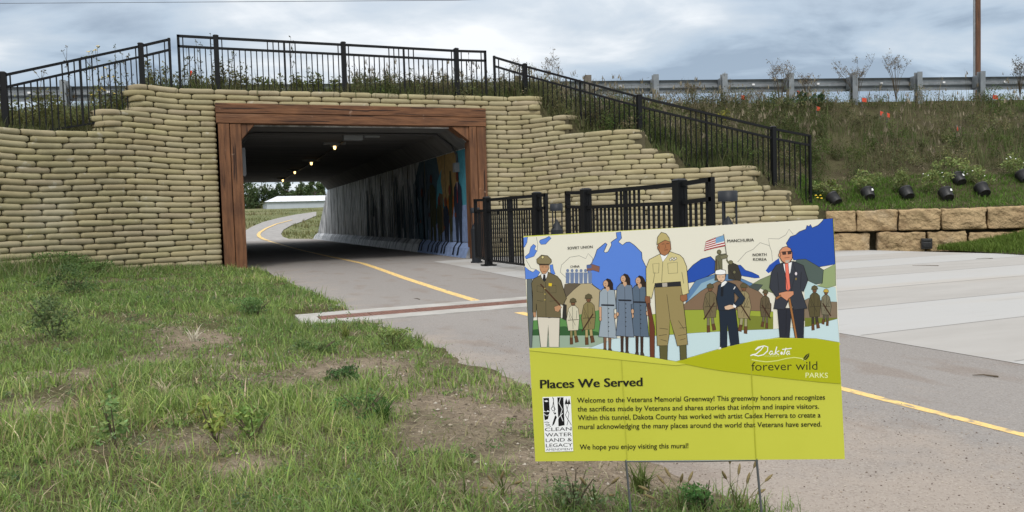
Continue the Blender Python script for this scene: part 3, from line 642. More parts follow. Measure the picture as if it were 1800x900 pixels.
# ================================================================== BLOCK WALL
MT['stone']=mat('tan_limestone',(.52,.385,.215),.9,noise=5,col2=(.27,.185,.10),bump=(16,1.0,.06),detail=9,ramp=(.3,.72))
mixin(MT['stone'],noise_mask(1.6,.56,.72,amt=.6,loc=(2,3,1)),(.50,.42,.30))
bw=thing('stone_block_wall','low wall of big tan rough stone blocks beside the sandbag wall','stone wall',(*(blk0+bd*2),0))
def stone(t0,t1,z0,z1,seed,setb=0.0,shade=1):
    r=np.random.default_rng(seed); nu,nv,nw=14,8,4; V={}; vs=[];fs=[]
    bm=bmesh.new(); bmesh.ops.create_cube(bm,size=1)
    bmesh.ops.subdivide_edges(bm,edges=bm.edges[:],cuts=19,use_grid_fill=True)
    Lx,D,Hh=t1-t0,.62,z1-z0
    for v in bm.verts:
        x,y,z=v.co; f=lambda a:np.sign(a)*min(abs(a)*2,1)
        # rounded-off irregular edges
        q=np.array([x*2,y*2,z*2]); e=np.abs(q)**22; rr=(e[0]+e[1]+e[2])**(1/22); q=q/max(rr,1)
        nb=(fbm(np.array(x*Lx*3+seed*3.7),np.array(z*Hh*3+y*2),1.2,seed%50)-.5)*.075+(fbm(np.array(x*Lx*9+seed),np.array(z*Hh*9),1.,seed%40+3)-.5)*.05+np.abs(fbm(np.array(x*Lx*2.2+seed),np.array(z*Hh*3+x),1.,seed%30+7)-.5)*.16-.03
        v.co=(q[0]*Lx/2+(.02*q[2]*(r.random()-.5)),q[1]*D/2+(-nb if y<-.3 else 0)*-1*-1,q[2]*Hh/2+ (nb*.3 if z>.3 else 0)); v.co.x+=(fbm(np.array(z*3.+seed),np.array(y*2.),1.3,seed%20)-.5)*.05*(1 if abs(x)>.45 else 0); v.co.z+=(fbm(np.array(x*Lx*4+seed),np.array(y*2.),1.3,seed%25)-.5)*.035*(1 if z>.45 else 0)
    c=blk0+bd*(t0+t1)/2+bnrm*(-D/2-setb); ang=math.atan2(bd[1],bd[0])
    bmesh.ops.rotate(bm,verts=bm.verts,matrix=Matrix.Rotation(ang,3,'Z'),cent=(0,0,0)); bmesh.ops.translate(bm,verts=bm.verts,vec=(c[0],c[1],(z0+z1)/2))
    me=bpy.data.meshes.new('stone_block'); bm.to_mesh(me); bm.free(); me.materials.append(MT['stone'])
    for p in me.polygons: p.use_smooth=True
    o=bpy.data.objects.new('stone_block',me); COL.objects.link(o); o.parent=bw; o.matrix_parent_inverse=parent_inv(bw)
def tpx(px):   # distance along the block wall line for a photo column
    d=ray(px,400); A=np.array([[d[0],-bd[0]],[d[1],-bd[1]]]); return np.linalg.solve(A,blk0)[1]
tops=[tpx(q) for q in (1452,1505.5,1579.5,1655.5,1736,1830,1905,1990)]
for i in range(len(tops)-1): stone(tops[i]+.012,tops[i+1]-.012,.395,.83,11+i)
bots=[(1440,1530),(1541,1627),(1629,1700),(1703,1785),(1788,1870),(1873,1960)]
for i,(a,b) in enumerate(bots): stone(tpx(a)+.01,tpx(b)-.01,-.05,.365 if i!=3 else .34,31+i,-.03 if i%2 else .02)
mb=MB(); p0,p1=blk0+bd*.05-bnrm*.45,blk0+bd*6-bnrm*.45
mb.beam((p0[0],p0[1],.33),(p1[0],p1[1],.33),.12,.72); mb.build('backing',MT['backing'],bw)
# outlet box on the block wall
t=tpx(1628); c=blk0+bd*t+bnrm*.06; Zb=onv(1628,428,tuple(blk0),tuple(blk0+bd))[2]
mb=MB(); a=c-bd*.10;b=c+bd*.10; mb.beam((a[0],a[1],Zb),(b[0],b[1],Zb),.10,.21); a2,b2=a+bnrm*.055+bd*.02,b+bnrm*.055-bd*.02; mb.beam((a2[0],a2[1],Zb+.07),(b2[0],b2[1],Zb+.07),.02,.03); mb.beam((a2[0],a2[1],Zb-.02),(b2[0],b2[1],Zb-.02),.012,.10)
mb.box((c[0]-.02,c[1]-.02,0),(c[0]+.02,c[1]+.02,Zb-.1)); o=mb.build('outlet_box',MT['pot'],bevel=.006); tag(o,'small black outlet box against the lower stone blocks','electrical box')
# ================================================================== FENCES
def fence(name,label,posts,ends,spacing=.112,pw=.10,bot=.06,hgt=None,cap=True,group=None,midoff=.205,picw=.021):
    """posts: list of (x,y,zbase,ztop); ends: points before the first / after the last post or None; rails run through the points"""
    t=thing(name,label,'fence',(posts[0][0],posts[0][1],posts[0][2]),group)
    for (x,y,zb,zt) in posts:
        m=MB(); m.box((x-pw/2,y-pw/2,zb),(x+pw/2,y+pw/2,zt)); 
        if zb<.1: m.box((x-pw,y-pw,zb),(x+pw,y+pw,zb+.02))
        p=m.build('post',MT['iron'],t,bevel=.004)
        m=MB(); c=pw/2+.008; m.hexa([(x-c,y-c,zt),(x+c,y-c,zt),(x+c,y+c,zt),(x-c,y+c,zt),(x-c*.5,y-c*.5,zt+.022),(x+c*.5,y-c*.5,zt+.022),(x+c*.5,y+c*.5,zt+.022),(x-c*.5,y+c*.5,zt+.022)]); m.build('post_cap',MT['iron'],p)
    pts=[]
    if ends[0] is not None: pts.append((ends[0],False))
    pts+=[(p,True) for p in posts]
    if ends[1] is not None: pts.append((ends[1],False))
    for (A,ia),(B,ib) in zip(pts[:-1],pts[1:]):
        A=np.array(A,float);B=np.array(B,float); za,zb=A[3]-.045*(ia),B[3]-.045*(ib); d=B-A; L2=math.hypot(d[0],d[1])
        P=lambda u,z:(A[0]+d[0]*u,A[1]+d[1]*u,z)
        rt=lambda u:za+(zb-za)*u; rb_=lambda u:A[2]+(B[2]-A[2])*u+bot
        m=MB(); m.beam(P(0,rt(0)),P(1,rt(1)),.05,.048); m.beam(P(0,rt(0)-midoff),P(1,rt(1)-midoff),.05,.045); m.beam(P(0,rb_(0)),P(1,rb_(1)),.045,.034)
        for u,fl in ((0,ia),(1,ib)):
            if not fl: e=.02/L2*(1 if u==0 else -1); m.beam(P(u+e,rb_(u)-.02),P(u+e,rt(u)+.024),.05,.05)
        pn=m.build('panel',MT['iron'],t)
        n=max(2,int(round(L2/spacing))); m=MB()
        for i in range(1,n):
            u=i/n; full=(L2>1.3 and abs(i-n/2)<=3.2) or i in (1,n-1); wdt=picw*(1.9 if (L2>1.3 and i==round(n/2)) else 1)
            m.beam(P(u,rb_(u)),P(u,rt(u) if full else rt(u)-midoff),wdt,wdt)
        m.build('picket',MT['iron'],pn)
    return t
# top fence over the tunnel mouth, on the main wall line
YT=17.50
def top(px,py): p=ony(px,py,YT); return p
pz=[]
for px,py in ((379,63),(603,75),(801.5,86)): p=top(px,py); pz.append((p[0],YT,3.45,p[2]))
e0=top(311,63);e1=top(854,91)
fence('railing','level black railing on top of the wall above the tunnel mouth',pz,[(e0[0],YT,3.66,e0[2]),(e1[0],YT,3.66,e1[2])],bot=.0)
# sloping fences: posts stand on the wall line
def wpost(px,py,off=.2): s,p=wall_hit(px,py,off); return p
a=wpost(5,128);b=wpost(247,77);e=wpost(299,69)
a0=np.array(a)+(np.array(a)-np.array(b))*.9
fence('railing','black railing sloping down the left wing of the sandbag wall',[(a0[0],a0[1],1.9,a0[2]),(a[0],a[1],2.5,a[2]),(b[0],b[1],3.1,b[2])],[None,(e[0],e[1],3.35,e[2])],bot=.05)
a=wpost(867,100);b=wpost(922,113);c=wpost(1123,167);d=wpost(1359,223);e=wpost(1425,239)
fence('railing','long black railing sloping down the right wing to the planted bank',[(b[0],b[1],3.35,b[2]),(c[0],c[1],2.35,c[2]),(d[0],d[1],1.2,d[2])],[(a[0],a[1],3.5,a[2]),(e[0],e[1],1.0,e[2])],bot=.0)
# the two path-side fences
XF=4.92
def fx_(px,py): return onx(px,py,XF)
def fpost(px,zt=1.27): p=fx_(px,400); return (XF,p[1],.006,zt)
def fend(px,zt=1.245): p=fx_(px,400); return (XF,p[1],.05,zt)
fence('path_fence','short black fence beside the path next to the right timber post',[fpost(857,1.30),fpost(945,1.29)],[fend(836,1.27),fend(962,1.25)],bot=.10,pw=.125,group=None,picw=.024)
fence('path_fence','nearer black fence partly hidden behind the yellow sign',[fpost(1031,1.27),fpost(1196,1.27)],[fend(997,1.25),fend(1254,1.25)],bot=.10,pw=.125,picw=.024)
# bollard lights
def bollard(px,label,zt=1.12,X=5.0):
    p=onx(px,400,X); x,y=p[0],p[1]; t=thing('bollard_light',label,'bollard light',(x,y,.006),'bollard lights along the fences')
    r_=.095; m=MB(); m.tube([(x,y,.006),(x,y,.03)],[.12,.12],20); m.tube([(x,y,.03),(x,y,.70)],[r_,r_],20); m.build('body',MT['bollard'],t)
    m=MB(); m.tube([(x,y,.70),(x,y,.705),(x,y,.86)],[r_,r_-.003,.008],20); m.build('reflector_cone',MT['bollard'],t)
    m=MB(); m.tube([(x,y,zt-.11),(x,y,zt-.005),(x,y,zt)],[r_+.004,r_+.004,r_-.01],20); m.build('lamp_cap',MT['bollard'],t)
    for k in range(3):
        an=YAW*-1+math.pi/2+k*2.094+.15; m=MB(); m.tube([(x+math.cos(an)*(r_-.012),y+math.sin(an)*(r_-.012),.69),(x+math.cos(an)*(r_-.012),y+math.sin(an)*(r_-.012),zt-.1)],.011,8); m.build('support_rod',MT['bollard'],t)
bollard(836,'dark bollard light standing at the foot of the right timber post',1.13,5.06)
bollard(979,'dark bollard light in the gap between the two path fences',1.10,4.95)
bollard(1280,'dark bollard light past the near fence, its cap above the sign',1.12,4.95)
# ================================================================== GUARDRAIL
gr=thing('guardrail','galvanized steel guardrail along the road on top of the embankment','guardrail',(*rail_at(8),3.86))
def railp(px,py): d=ray(px,py); A=np.array([[d[0],-rdir[0]],[d[1],-rdir[1]]]); tt=np.linalg.solve(A,RA); return RA+rdir*tt[1]
m=MB(); prof=[(a_,b_*1.2) for a_,b_ in [(0,.155),(.03,.15),(.083,.105),(.083,.065),(.01,.02),(.01,-.02),(.083,-.065),(.083,-.105),(.03,-.15),(0,-.155)]]
tA,tB=0,42; ztop=4.56
def rp_(t,off,z): p=RA+rdir*t+rn*off; return (p[0],p[1],z)
offr=.16
vs=[];fs=[]
for t in (tA-14,tB+3):
    for th in (0,.004):
        for o_,z in prof: vs.append(rp_(t,offr+.02+o_+th,ztop-.185+z))
npf=len(prof)
for k in range(npf-1):
    fs.append((k,k+1,2*npf+k+1,2*npf+k)); fs.append((npf+k,npf+k+1,3*npf+k+1,3*npf+k))
m.add(vs,fs); m.build('rail_beam',MT['galv'],gr)
pxs=[1032,1150,1270,1386,1497,1610,1720]
ts=[float((railp(p,150)-RA)@rdir) for p in pxs]; sp=(ts[-1]-ts[0])/6
allt=[ts[0]+sp*i for i in range(-9,13)]
for i,t in enumerate(allt):
    near=min(abs(t-q) for q in ts); t=min(ts,key=lambda q:abs(q-t)) if near<.3 else t
    wood=(i-9) in (-1,0)
    m=MB(); 
    if wood: 
        a,b=rp_(t-.08,-.10,0),rp_(t+.08,-.10,0); m.beam((*(np.array(a[:2])+np.array(b[:2]))/2,3.3),(*(np.array(a[:2])+np.array(b[:2]))/2,4.66),.17,.17,up=(rdir[0],rdir[1],0))
    else:
        c=rp_(t,-.11,0); 
        for o2 in (-.075,.075):
            a=rp_(t,-.11+o2*.0,0); b=np.array(rp_(t,-.11,0)); q0=b+np.array([rn[0]*o2,rn[1]*o2,0]); m.beam((q0[0],q0[1],3.3),(q0[0],q0[1],4.66),.012,.15,up=(rn[0],rn[1],0)) if False else m.beam((q0[0],q0[1],3.3),(q0[0],q0[1],4.66),.15,.012,up=(rn[0],rn[1],0))
        m.beam((c[0],c[1],3.3),(c[0],c[1],4.658),.012,.14,up=(rn[0],rn[1],0))
    p=m.build('post',MT['oldwood'] if wood else MT['galv'],gr)
    m=MB(); a=rp_(t,-.025,4.4);b=rp_(t,offr+.02,4.4); m.beam(a,b,.13,.34); m.build('spacer_block',MT['galv'] if not wood else MT['oldwood'],p)
for i in range(-9,12):
    t=ts[0]+sp*(i+.5); m=MB(); m.beam(rp_(t-.035,offr+.0,ztop-.15),rp_(t+.035,offr+.0,ztop-.15),.02,.05); m.build('reflector',MT['tag'],gr)
# ================================================================== UTILITY POLE, WIRE
dpt=31.0; d=ray(1717,150); P=CP+d*dpt; 
up_=thing('utility_pole','brown wooden utility pole behind the guardrail at the right','utility pole',(P[0],P[1],3.9))
m=MB(); m.tube([(P[0],P[1],3.3),(P[0]+.02,P[1],8),(P[0]+.03,P[1],14.5)],[.135,.125,.095],14); m.build('pole',MT['pole'],up_)
m=MB(); cxp=P-RT*.13-fw*.06; m.tube([(cxp[0],cxp[1],3.4),(cxp[0],cxp[1],11.5)],.04,8); m.build('conduit',MT['galv'],up_)
m=MB(); lp=[]; cc=P+RT*.30
for k in range(29):
    an=k/28*2*math.pi*1.9; rr=.24+.02*k/28; q=P+RT*(.16+.24+math.cos(an+2.6)*rr*1.15)+np.array([0,0,0]); lp.append((q[0]-fw[0]*.15,q[1]-fw[1]*.15,8.95+math.sin(an+2.6)*rr*.7))
m.tube(lp,.012,5); m.build('cable_loop',MT['plasticgrey'],up_)
m=MB(); A=CP+ray(-900,12)*45; B=CP+ray(0,6)*36; Cc=CP+ray(800,0.5)*32.5; Dd=np.array([P[0],P[1],10.2])
pts=[]
for t in np.linspace(0,1,25):
    # smooth run through the three spans
    pts.append(A*(1-t)**3+3*B*1.0*t*(1-t)**2+3*Cc*t*t*(1-t)+Dd*t**3)
B0=CP+ray(0,6)*36; pts=[A+(B0-A)*u for u in np.linspace(0,1,6)[:-1]]+[B0+(Cc-B0)*u for u in np.linspace(0,1,8)[:-1]]+[Cc+(Dd-Cc)*u-np.array([0,0,.25*math.sin(u*math.pi)]) for u in np.linspace(0,1,10)]
m.tube(pts,.011,5); o=m.build('overhead_wire',MT['plasticgrey']); tag(o,'thin overhead wire crossing the sky above the railing','wire')
# ================================================================== YARD SIGN
sg=thing('yard_sign','yellow-green sign with painted veterans on a wire stake at the path edge','sign',(*onz(1215,900,.1)[:2],.1))
zl,zr=1.645,1.545
A_=CP+ray(941,811)*zl; B_=CP+ray(1485,807)*zr
nv=np.array([B_[1]-A_[1],-(B_[0]-A_[0]),0]); nv/=np.linalg.norm(nv)
if nv@(CP-A_)<0: nv=-nv
def S(px,py,lay=0):
    d=ray(px,py); t=(nv@(A_-CP))/(nv@d); return CP+d*t+nv*(.000012*lay+.00008)
ZA=lambda u,v:(910+u/3.051,380+v/3.051)      # photo detail grid of the artwork
ZB=lambda u,v:(920+u/2.812,580+v/2.812)      # photo detail grid of the lettering
cor=[(920,415),(1465,385),(1485,807),(941,811)]
def pm(name,rgb,k=1.0): 
    return mat('print_'+name,tuple(c*k for c in srgb(*rgb)),.42,spec=.35)
SM={}
def sm(rgb):
    k='%02x%02x%02x'%tuple(rgb)
    if k not in SM:
        c=tuple(min(.88,q*1.04) for q in srgb(*rgb)); m_=mat('print_ink',c,.45,spec=.3); SM[k]=(len(SM),m_)
    return SM[k][0]
m=MB(); m.prism([S(*c) for c in cor],-nv*.004)
MT['lime']=mat('sign_lime',tuple(1.03*c for c in srgb(198,200,72)),.42,noise=3,col2=tuple(.99*c for c in srgb(195,197,68)),spec=.35)
bdo=m.build('board',MT['lime'],sg)
art=MB(); art.v=[]
LAY=[1]
def pg(pts,rgb,Zf=ZA,out=None,ow=3.0,lay=None):
    LAY[0]+=1; l=LAY[0]*.20 if lay is None else lay
    P3=[S(*Zf(*p),l) for p in pts]; art.add(P3,[tuple(range(len(P3)))],sm(rgb))
    if out: ln(list(pts)+[pts[0]],out,ow,Zf)
def ln(pts,rgb,wd=2.6,Zf=ZA):
    LAY[0]+=1; l=LAY[0]*.20; P=[np.array(p,float) for p in pts]; n=len(P); sides=[]
    for i in range(n):
        a=P[max(i-1,0)];b=P[min(i+1,n-1)]
        if n>2 and np.allclose(P[0],P[-1]) and i in (0,n-1): a,b=P[-2],P[1]
        d=b-a; d/=np.linalg.norm(d)+1e-9; q=np.array([-d[1],d[0]])*wd/2; sides.append((P[i]-q,P[i]+q))
    vs=[S(*Zf(*s),l) for pr in sides for s in pr]; art.add(vs,[(2*i,2*i+1,2*i+3,2*i+2) for i in range(n-1)],sm(rgb))
def el(cx_,cy_,rx,ry,rgb,Zf=ZA,out=None,n=14,rot=0): 
    pg([(cx_+rx*math.cos(t)*math.cos(rot)-ry*math.sin(t)*math.sin(rot),cy_+rx*math.cos(t)*math.sin(rot)+ry*math.sin(t)*math.cos(rot)) for t in np.linspace(0,2*math.pi,n,endpoint=False)],rgb,Zf,out,2.2)
K=(28,26,22)
cream=(226,222,206); oc=(88,130,214); navy=(36,78,170); sk=(186,140,104); br=(120,84,58); pale=(200,160,128)
pg([(30.5,112),(1690,12),(1727,676),(1600,655),(1400,650),(1150,690),(850,778),(600,735),(450,713),(300,704),(64,708)],cream)
pg([(395,255),(415,212),(425,180),(470,143),(480,150),(462,190),(472,196),(485,190),(503,155),(500,140),(520,125),(532,118),(528,88),(553,84),(557,118),(540,138),(562,155),(582,140),(600,138),(625,155),(650,180),(665,195),(668,230),(690,275),(695,390),(445,398),(405,370),(385,340),(370,270),(385,262)],oc,out=K)
for q in ([(31,115),(54,111),(50,140),(38,165),(32,170)],[(85,150),(98,160),(90,178),(104,185),(88,215),(45,230),(38,218),(62,198),(70,165)],[(116,138),(120,128),(150,118),(168,107),(180,118),(150,150),(125,152)],[(38,270),(60,290),(82,300),(98,285),(120,300),(100,335),(42,338)],[(172,262),(188,258),(192,285),(202,310),(178,318)]): pg(q,oc,out=K,ow=2)
for q in ([(100,112),(108,150),(104,190)],[(45,235),(72,280),(95,285)],[(228,300),(235,262),(280,220),(330,212),(365,228),(378,200),(402,225),(400,255)],[(228,300),(260,330),(258,360)]): ln(q,(120,118,112),2.2)
pg([(905,300),(940,262),(985,230),(1035,216),(1058,240),(1065,300),(960,350),(905,360)],navy,out=K)
pg([(1160,262),(1195,262),(1222,290),(1255,300),(1292,318),(1298,330),(1270,332),(1240,326),(1212,322),(1160,305)],navy,out=K,ow=2)
pg([(1440,145),(1462,110),(1490,100),(1512,82),(1545,70),(1552,48),(1562,55),(1570,44),(1580,62),(1612,48),(1635,25),(1640,15),(1690,12),(1703,258),(1600,275),(1545,232),(1480,236)],navy,out=K)
pg([(1330,292),(1350,262),(1400,225),(1410,262),(1345,306)],navy)
for q in ([(1180,245),(1225,195),(1262,178),(1300,142),(1350,158)],[(1350,158),(1345,120),(1400,122),(1438,100),(1455,70),(1478,98)],[(1350,158),(1362,190),(1366,240)]): ln(q,(130,128,120),2.2)
# hills
pg([(242,438),(252,365),(290,358),(335,362),(380,372),(330,430),(300,470)],(98,88,72),out=K,ow=2)
pg([(255,440),(300,395),(340,362),(390,360),(440,398),(452,560),(240,560)],(176,162,128),out=K,ow=2)
pg([(905,420),(955,345),(1060,310),(1150,312),(1270,365),(1240,430),(900,480)],(92,128,168),out=K,ow=2)
pg([(900,470),(985,360),(1060,330),(1100,345),(985,420),(900,495)],(140,172,190))
pg([(890,475),(985,400),(1070,350),(1185,342),(1290,400),(1360,470),(1360,540),(880,540)],(128,104,82),out=K,ow=2)
pg([(1255,365),(1300,340),(1372,308),(1392,420),(1330,400)],(126,138,102),out=K,ow=2); pg([(1235,378),(1270,362),(1315,368),(1290,402)],(72,82,78),out=K,ow=2)
pg([(1535,352),(1560,350),(1635,378),(1705,380),(1712,470),(1540,470)],(184,210,212))
pg([(1470,262),(1500,232),(1545,230),(1600,262),(1640,288),(1632,360),(1600,366),(1555,345)],(82,96,90),out=K,ow=2)
pg([(1640,290),(1703,256),(1706,372),(1660,386),(1605,374),(1634,360)],(148,164,116),out=K,ow=2)
pg([(1480,480),(1560,440),(1660,458),(1712,460),(1714,560),(1480,560)],(130,114,94),out=K,ow=2)
pg([(66,560),(260,545),(450,500),(470,640),(66,640)],(92,140,78)); pg([(66,610),(250,590),(430,620),(440,645),(66,640)],(52,92,52))
pg([(700,530),(885,503),(1100,500),(1370,512),(1370,608),(1200,612),(950,626),(700,645)],(152,164,58),out=K,ow=1.6)
pg([(1180,530),(1370,540),(1370,606),(1190,612)],(120,128,48)); pg([(1540,545),(1714,545),(1714,552),(1560,592),(1540,592)],(112,120,46))
pg([(68,640),(470,640),(480,700),(300,704),(66,708)],(150,170,150))
pg([(380,708),(520,655),(700,645),(950,626),(1200,612),(1370,606),(1560,592),(1715,550),(1726,676),(1600,655),(1400,650),(1150,690),(850,778),(600,735),(450,713)],(196,218,222),out=(110,120,120),ow=1.4)
# grey row of figures and the small flag
for i in range(6): x=268+i*24; el(x,292,8,9,(112,128,160)); pg([(x-11,302),(x+11,302),(x+9,360),(x-9,360)],(112,128,160))
pg([(370,262),(400,258),(440,270),(437,300),(405,290),(372,292)],(130,92,80),out=K,ow=1.6); pg([(370,262),(395,260),(396,278),(371,280)],(80,100,150))
# background soldiers
def soldier(x,y,s,coat,leg=(150,140,100),gun=True,helm=(92,84,58),flip=1):
    T=lambda pts:[(x+a*s*flip,y+b*s) for a,b in pts]
    pg(T([(-14,150),(-2,150),(0,215),(-14,217)]),leg,out=K,ow=1.8); pg(T([(4,150),(18,148),(24,205),(10,208)]),leg,out=K,ow=1.8)
    pg(T([(-15,205),(0,205),(2,240),(-14,242)]),(98,66,42),out=K,ow=1.6); pg(T([(10,198),(25,196),(32,228),(14,232)]),(98,66,42),out=K,ow=1.6)
    pg(T([(-22,48),(-8,34),(14,34),(30,50),(36,100),(30,165),(-24,168),(-34,110)]),coat,out=K,ow=2.2)
    el(x+2*s*flip,y+20*s,11*s,14*s,br,out=K); pg(T([(-16,16),(-13,0),(2,-8),(16,-1),(21,14),(2,18)]),helm,out=K,ow=2)
    ln(T([(-2,40),(2,160)]),K,1.6); ln(T([(-4,18),(2,18)]),K,1.8); ln(T([(5,18),(10,17)]),K,1.8); ln(T([(0,27),(8,27)]),(60,30,24),1.8); ln(T([(-22,60),(14,140)]),K,1.6); ln(T([(-26,112),(32,108)]),(60,50,36),3); ln(T([(22,60),(20,104)]),K,1.6); ln(T([(-20,80),(-12,108)]),K,1.6)
    if gun: ln(T([(24,90),(-30,175)]),(70,44,30),7); ln(T([(24,90),(-30,175)]),K,1.4)
soldier(1030,368,1.06,(112,100,72),(122,116,88)); soldier(1215,365,1.10,(148,134,98),(158,152,116),flip=-1); soldier(1330,400,.84,(96,84,62),(106,98,74),flip=-1)
soldier(1590,378,.97,(88,80,52),(62,56,46),gun=False); soldier(1655,395,.80,(120,114,92),(90,86,70),flip=-1,helm=(190,160,70))
soldier(295,446,1.0,(206,200,176),(140,128,84),gun=False); soldier(378,424,1.10,(132,120,78),(172,154,104))
pg([(245,470),(262,475),(262,560),(240,550)],(48,46,42),out=K,ow=1.6)
# two soldiers beside a flag on the hill
pg([(1062,215),(1080,205),(1120,200),(1122,212),(1096,226),(1098,300),(1056,296)],(104,102,78),out=K,ow=2); el(1080,192,11,12,(112,108,80),out=K)
pg([(1128,262),(1150,248),(1180,262),(1200,320),(1195,346),(1130,336)],(58,54,46),out=K,ow=2); el(1142,248,12,11,(112,108,80),out=K)
pg([(1060,296),(1096,300),(1080,345),(1056,345)],(84,80,62),out=K,ow=1.6)
ln([(1104,96),(1124,240)],(110,105,98),5); pg([(1084,214),(1118,204),(1128,212),(1122,224),(1092,232)],(120,116,90),out=K,ow=1.8); ln([(1066,230),(1064,292)],(74,50,34),5); ln([(1076,240),(1084,290)],K,1.6); el(1162,300,8,9,(112,108,80),out=K); ln([(1140,290),(1168,338)],K,1.6); ln([(1130,250),(1120,232)],(104,102,78),8)
fl=[(1010,136),(1050,118),(1103,102),(1113,160),(1060,168),(1000,186)]; pg(fl,(232,226,220),out=K,ow=1.6)
def fq(u,v): # u 0..1 from left, v 0..1 down
    a=np.array((1010,136))*(1-u)+np.array((1103,102))*u; b=np.array((1000,186))*(1-u)+np.array((1113,160))*u; return tuple(a*(1-v)+b*v)
for k in range(5): pg([fq(0,k*.22),fq(.5,k*.22-.02),fq(1,k*.22),fq(1,k*.22+.11),fq(.5,k*.22+.09),fq(0,k*.22+.11)],(168,40,52))
pg([fq(.55,0),fq(1,0),fq(1,.55),fq(.55,.52)],(118,160,196))
# partial figure at the left edge
pg([(50,338),(78,335),(76,400),(84,540),(76,704),(64,704),(52,480)],(98,106,108),out=K,ow=2)
# officer
pg([(105,540),(160,536),(165,545),(226,540),(222,702),(168,702),(164,580),(158,702),(124,702)],(214,206,190),out=K)
pg([(132,312),(165,300),(212,322),(232,345),(262,440),(242,478),(228,470),(232,545),(104,541),(100,470),(98,520),(80,515),(80,420),(74,360),(86,335)],(108,98,70),out=K)
pg([(124,312),(162,298),(158,325),(142,352),(128,330)],(228,228,226),out=K,ow=1.8); pg([(138,312),(148,312),(152,345),(142,352),(134,340)],(34,34,38))
pg([(116,254),(166,254),(168,280),(152,308),(134,310),(120,288)],sk,out=K,ow=2)
pg([(104,252),(102,232),(128,208),(160,212),(180,232),(182,246),(170,258),(112,256)],(132,120,86),out=K); pg([(112,256),(172,256),(166,264),(116,264)],(66,52,36)); el(134,220,7,8,(214,200,140),out=K)
ln([(122,364),(228,478)],(78,50,32),8); pg([(196,486),(222,476),(236,488),(218,514),(200,508)],sk,out=K,ow=1.8); pg([(82,515),(98,515),(98,540),(86,542)],sk,out=K,ow=1.8)
for q in ([(104,372),(138,378),(136,410),(104,404),(104,372)],[(168,372),(206,372),(206,410),(170,412),(168,372)],[(150,352),(152,540)],[(104,452),(138,456)],[(172,456),(212,452)]): ln(q,K,1.6)
pg([(166,358),(184,360),(182,376),(166,374)],(222,190,40)); 
for yy in (388,418,448): el(146,yy,3.5,3.5,(190,170,90))
ln([(128,272),(140,272)],K,2.2); ln([(148,272),(160,272)],K,2.2); ln([(136,296),(152,296)],(110,50,40),2)
# three women
def woman(x,top_,w,col_,leg,hairx,face,y1,bot):
    pg([(x-20,bot-10),(x-4,bot-10),(x-6,y1),(x-18,y1)],leg,out=K,ow=1.8); pg([(x+6,bot-10),(x+22,bot-10),(x+20,y1),(x+8,y1)],leg,out=K,ow=1.8)
    pg([(x-20,y1-6),(x-4,y1-6),(x-2,y1+12),(x-26,y1+12)],(70,58,46),out=K,ow=1.4); pg([(x+6,y1-6),(x+22,y1-6),(x+28,y1+10),(x+6,y1+12)],(70,58,46),out=K,ow=1.4)
    pg([(x-22,top_+52),(x-8,top_+44),(x+18,top_+48),(x+40,top_+62),(x+46,top_+120),(x+48,top_+160),(x+36,top_+162),(x+38,top_+200),(x+52,bot),(x-46,bot-8),(x-32,top_+190),(x-38,top_+160),(x-44,top_+150),(x-40,top_+72)],col_,out=K)
    pg([(x-14,top_+12),(x,top_-2),(x+18,top_+4),(x+30,top_+24),(x+32,top_+60),(x+14,top_+58),(x-16,top_+52)],(46,32,26),out=K,ow=1.8)
    el(x+hairx,top_+26,14,19,face,out=K); pg([(x-6,top_+42),(x+10,top_+42),(x+14,top_+56),(x+2,top_+68),(x-8,top_+54)],face)
    ln([(x-32,top_+140),(x+38,top_+142)],(36,38,46),9); ln([(x+2,top_+70),(x+6,bot-4)],K,1.6); ln([(x+hairx-5,top_+24),(x+hairx+1,top_+24)],K,1.8); ln([(x+hairx-4,top_+35),(x+hairx+3,top_+35)],(130,50,46),2)
    for i in range(6): el(x+8,top_+160+i*24,3,3,K,n=8)
    el(x-36,top_+215,7,12,face,out=K); el(x+44,top_+200,8,14,face,out=K)
    pg([(x-44,top_+150),(x-30,top_+150),(x-30,top_+205),(x-42,top_+205)],face if col_[0]>140 else col_,out=K,ow=1.8)
woman(652,320,1,(88,104,122),(60,44,36),-6,pale,736,648); woman(480,336,1,(152,164,174),(116,86,66),-8,pale,716,654); woman(572,310,1,(108,122,140),(64,48,40),-6,pale,730,648)
# central figure
pg([(684,350),(700,352),(704,440),(735,600),(734,756),(710,758),(706,560),(690,470)],(104,56,38),out=K,ow=2); ln([(688,350),(706,500)],(60,50,42),6)
pg([(760,694),(804,692),(802,772),(764,774)],(92,88,52),out=K); pg([(868,692),(904,690),(906,766),(872,770)],(92,88,52),out=K)
pg([(734,380),(876,370),(890,480),(900,560),(912,688),(856,696),(842,640),(816,548),(812,640),(804,694),(748,694),(742,560)],(150,134,88),out=K,ow=3)
pg([(760,204),(818,190),(870,208),(888,226),(906,270),(918,412),(884,424),(872,356),(736,364),(718,440),(690,432),(688,280),(706,232)],(204,192,138),out=K,ow=3)
pg([(764,206),(816,188),(800,218),(778,246)],(238,238,236),out=K,ow=2); pg([(735,360),(874,350),(877,374),(737,382)],(38,38,42),out=K,ow=2); pg([(774,358),(802,356),(803,378),(776,380)],(176,168,156),out=K,ow=1.6)
pg([(752,148),(790,126),(818,134),(822,176),(806,202),(788,212),(768,204),(756,182)],(166,112,74),out=K); pg([(746,154),(750,112),(770,86),(796,94),(812,116),(818,138),(790,128),(754,148)],(184,168,112),out=K)
pg([(684,428),(710,430),(712,464),(690,470),(682,450)],(130,84,58),out=K,ow=2); pg([(872,424),(908,418),(910,448),(886,460),(872,448)],(150,100,66),out=K,ow=2)
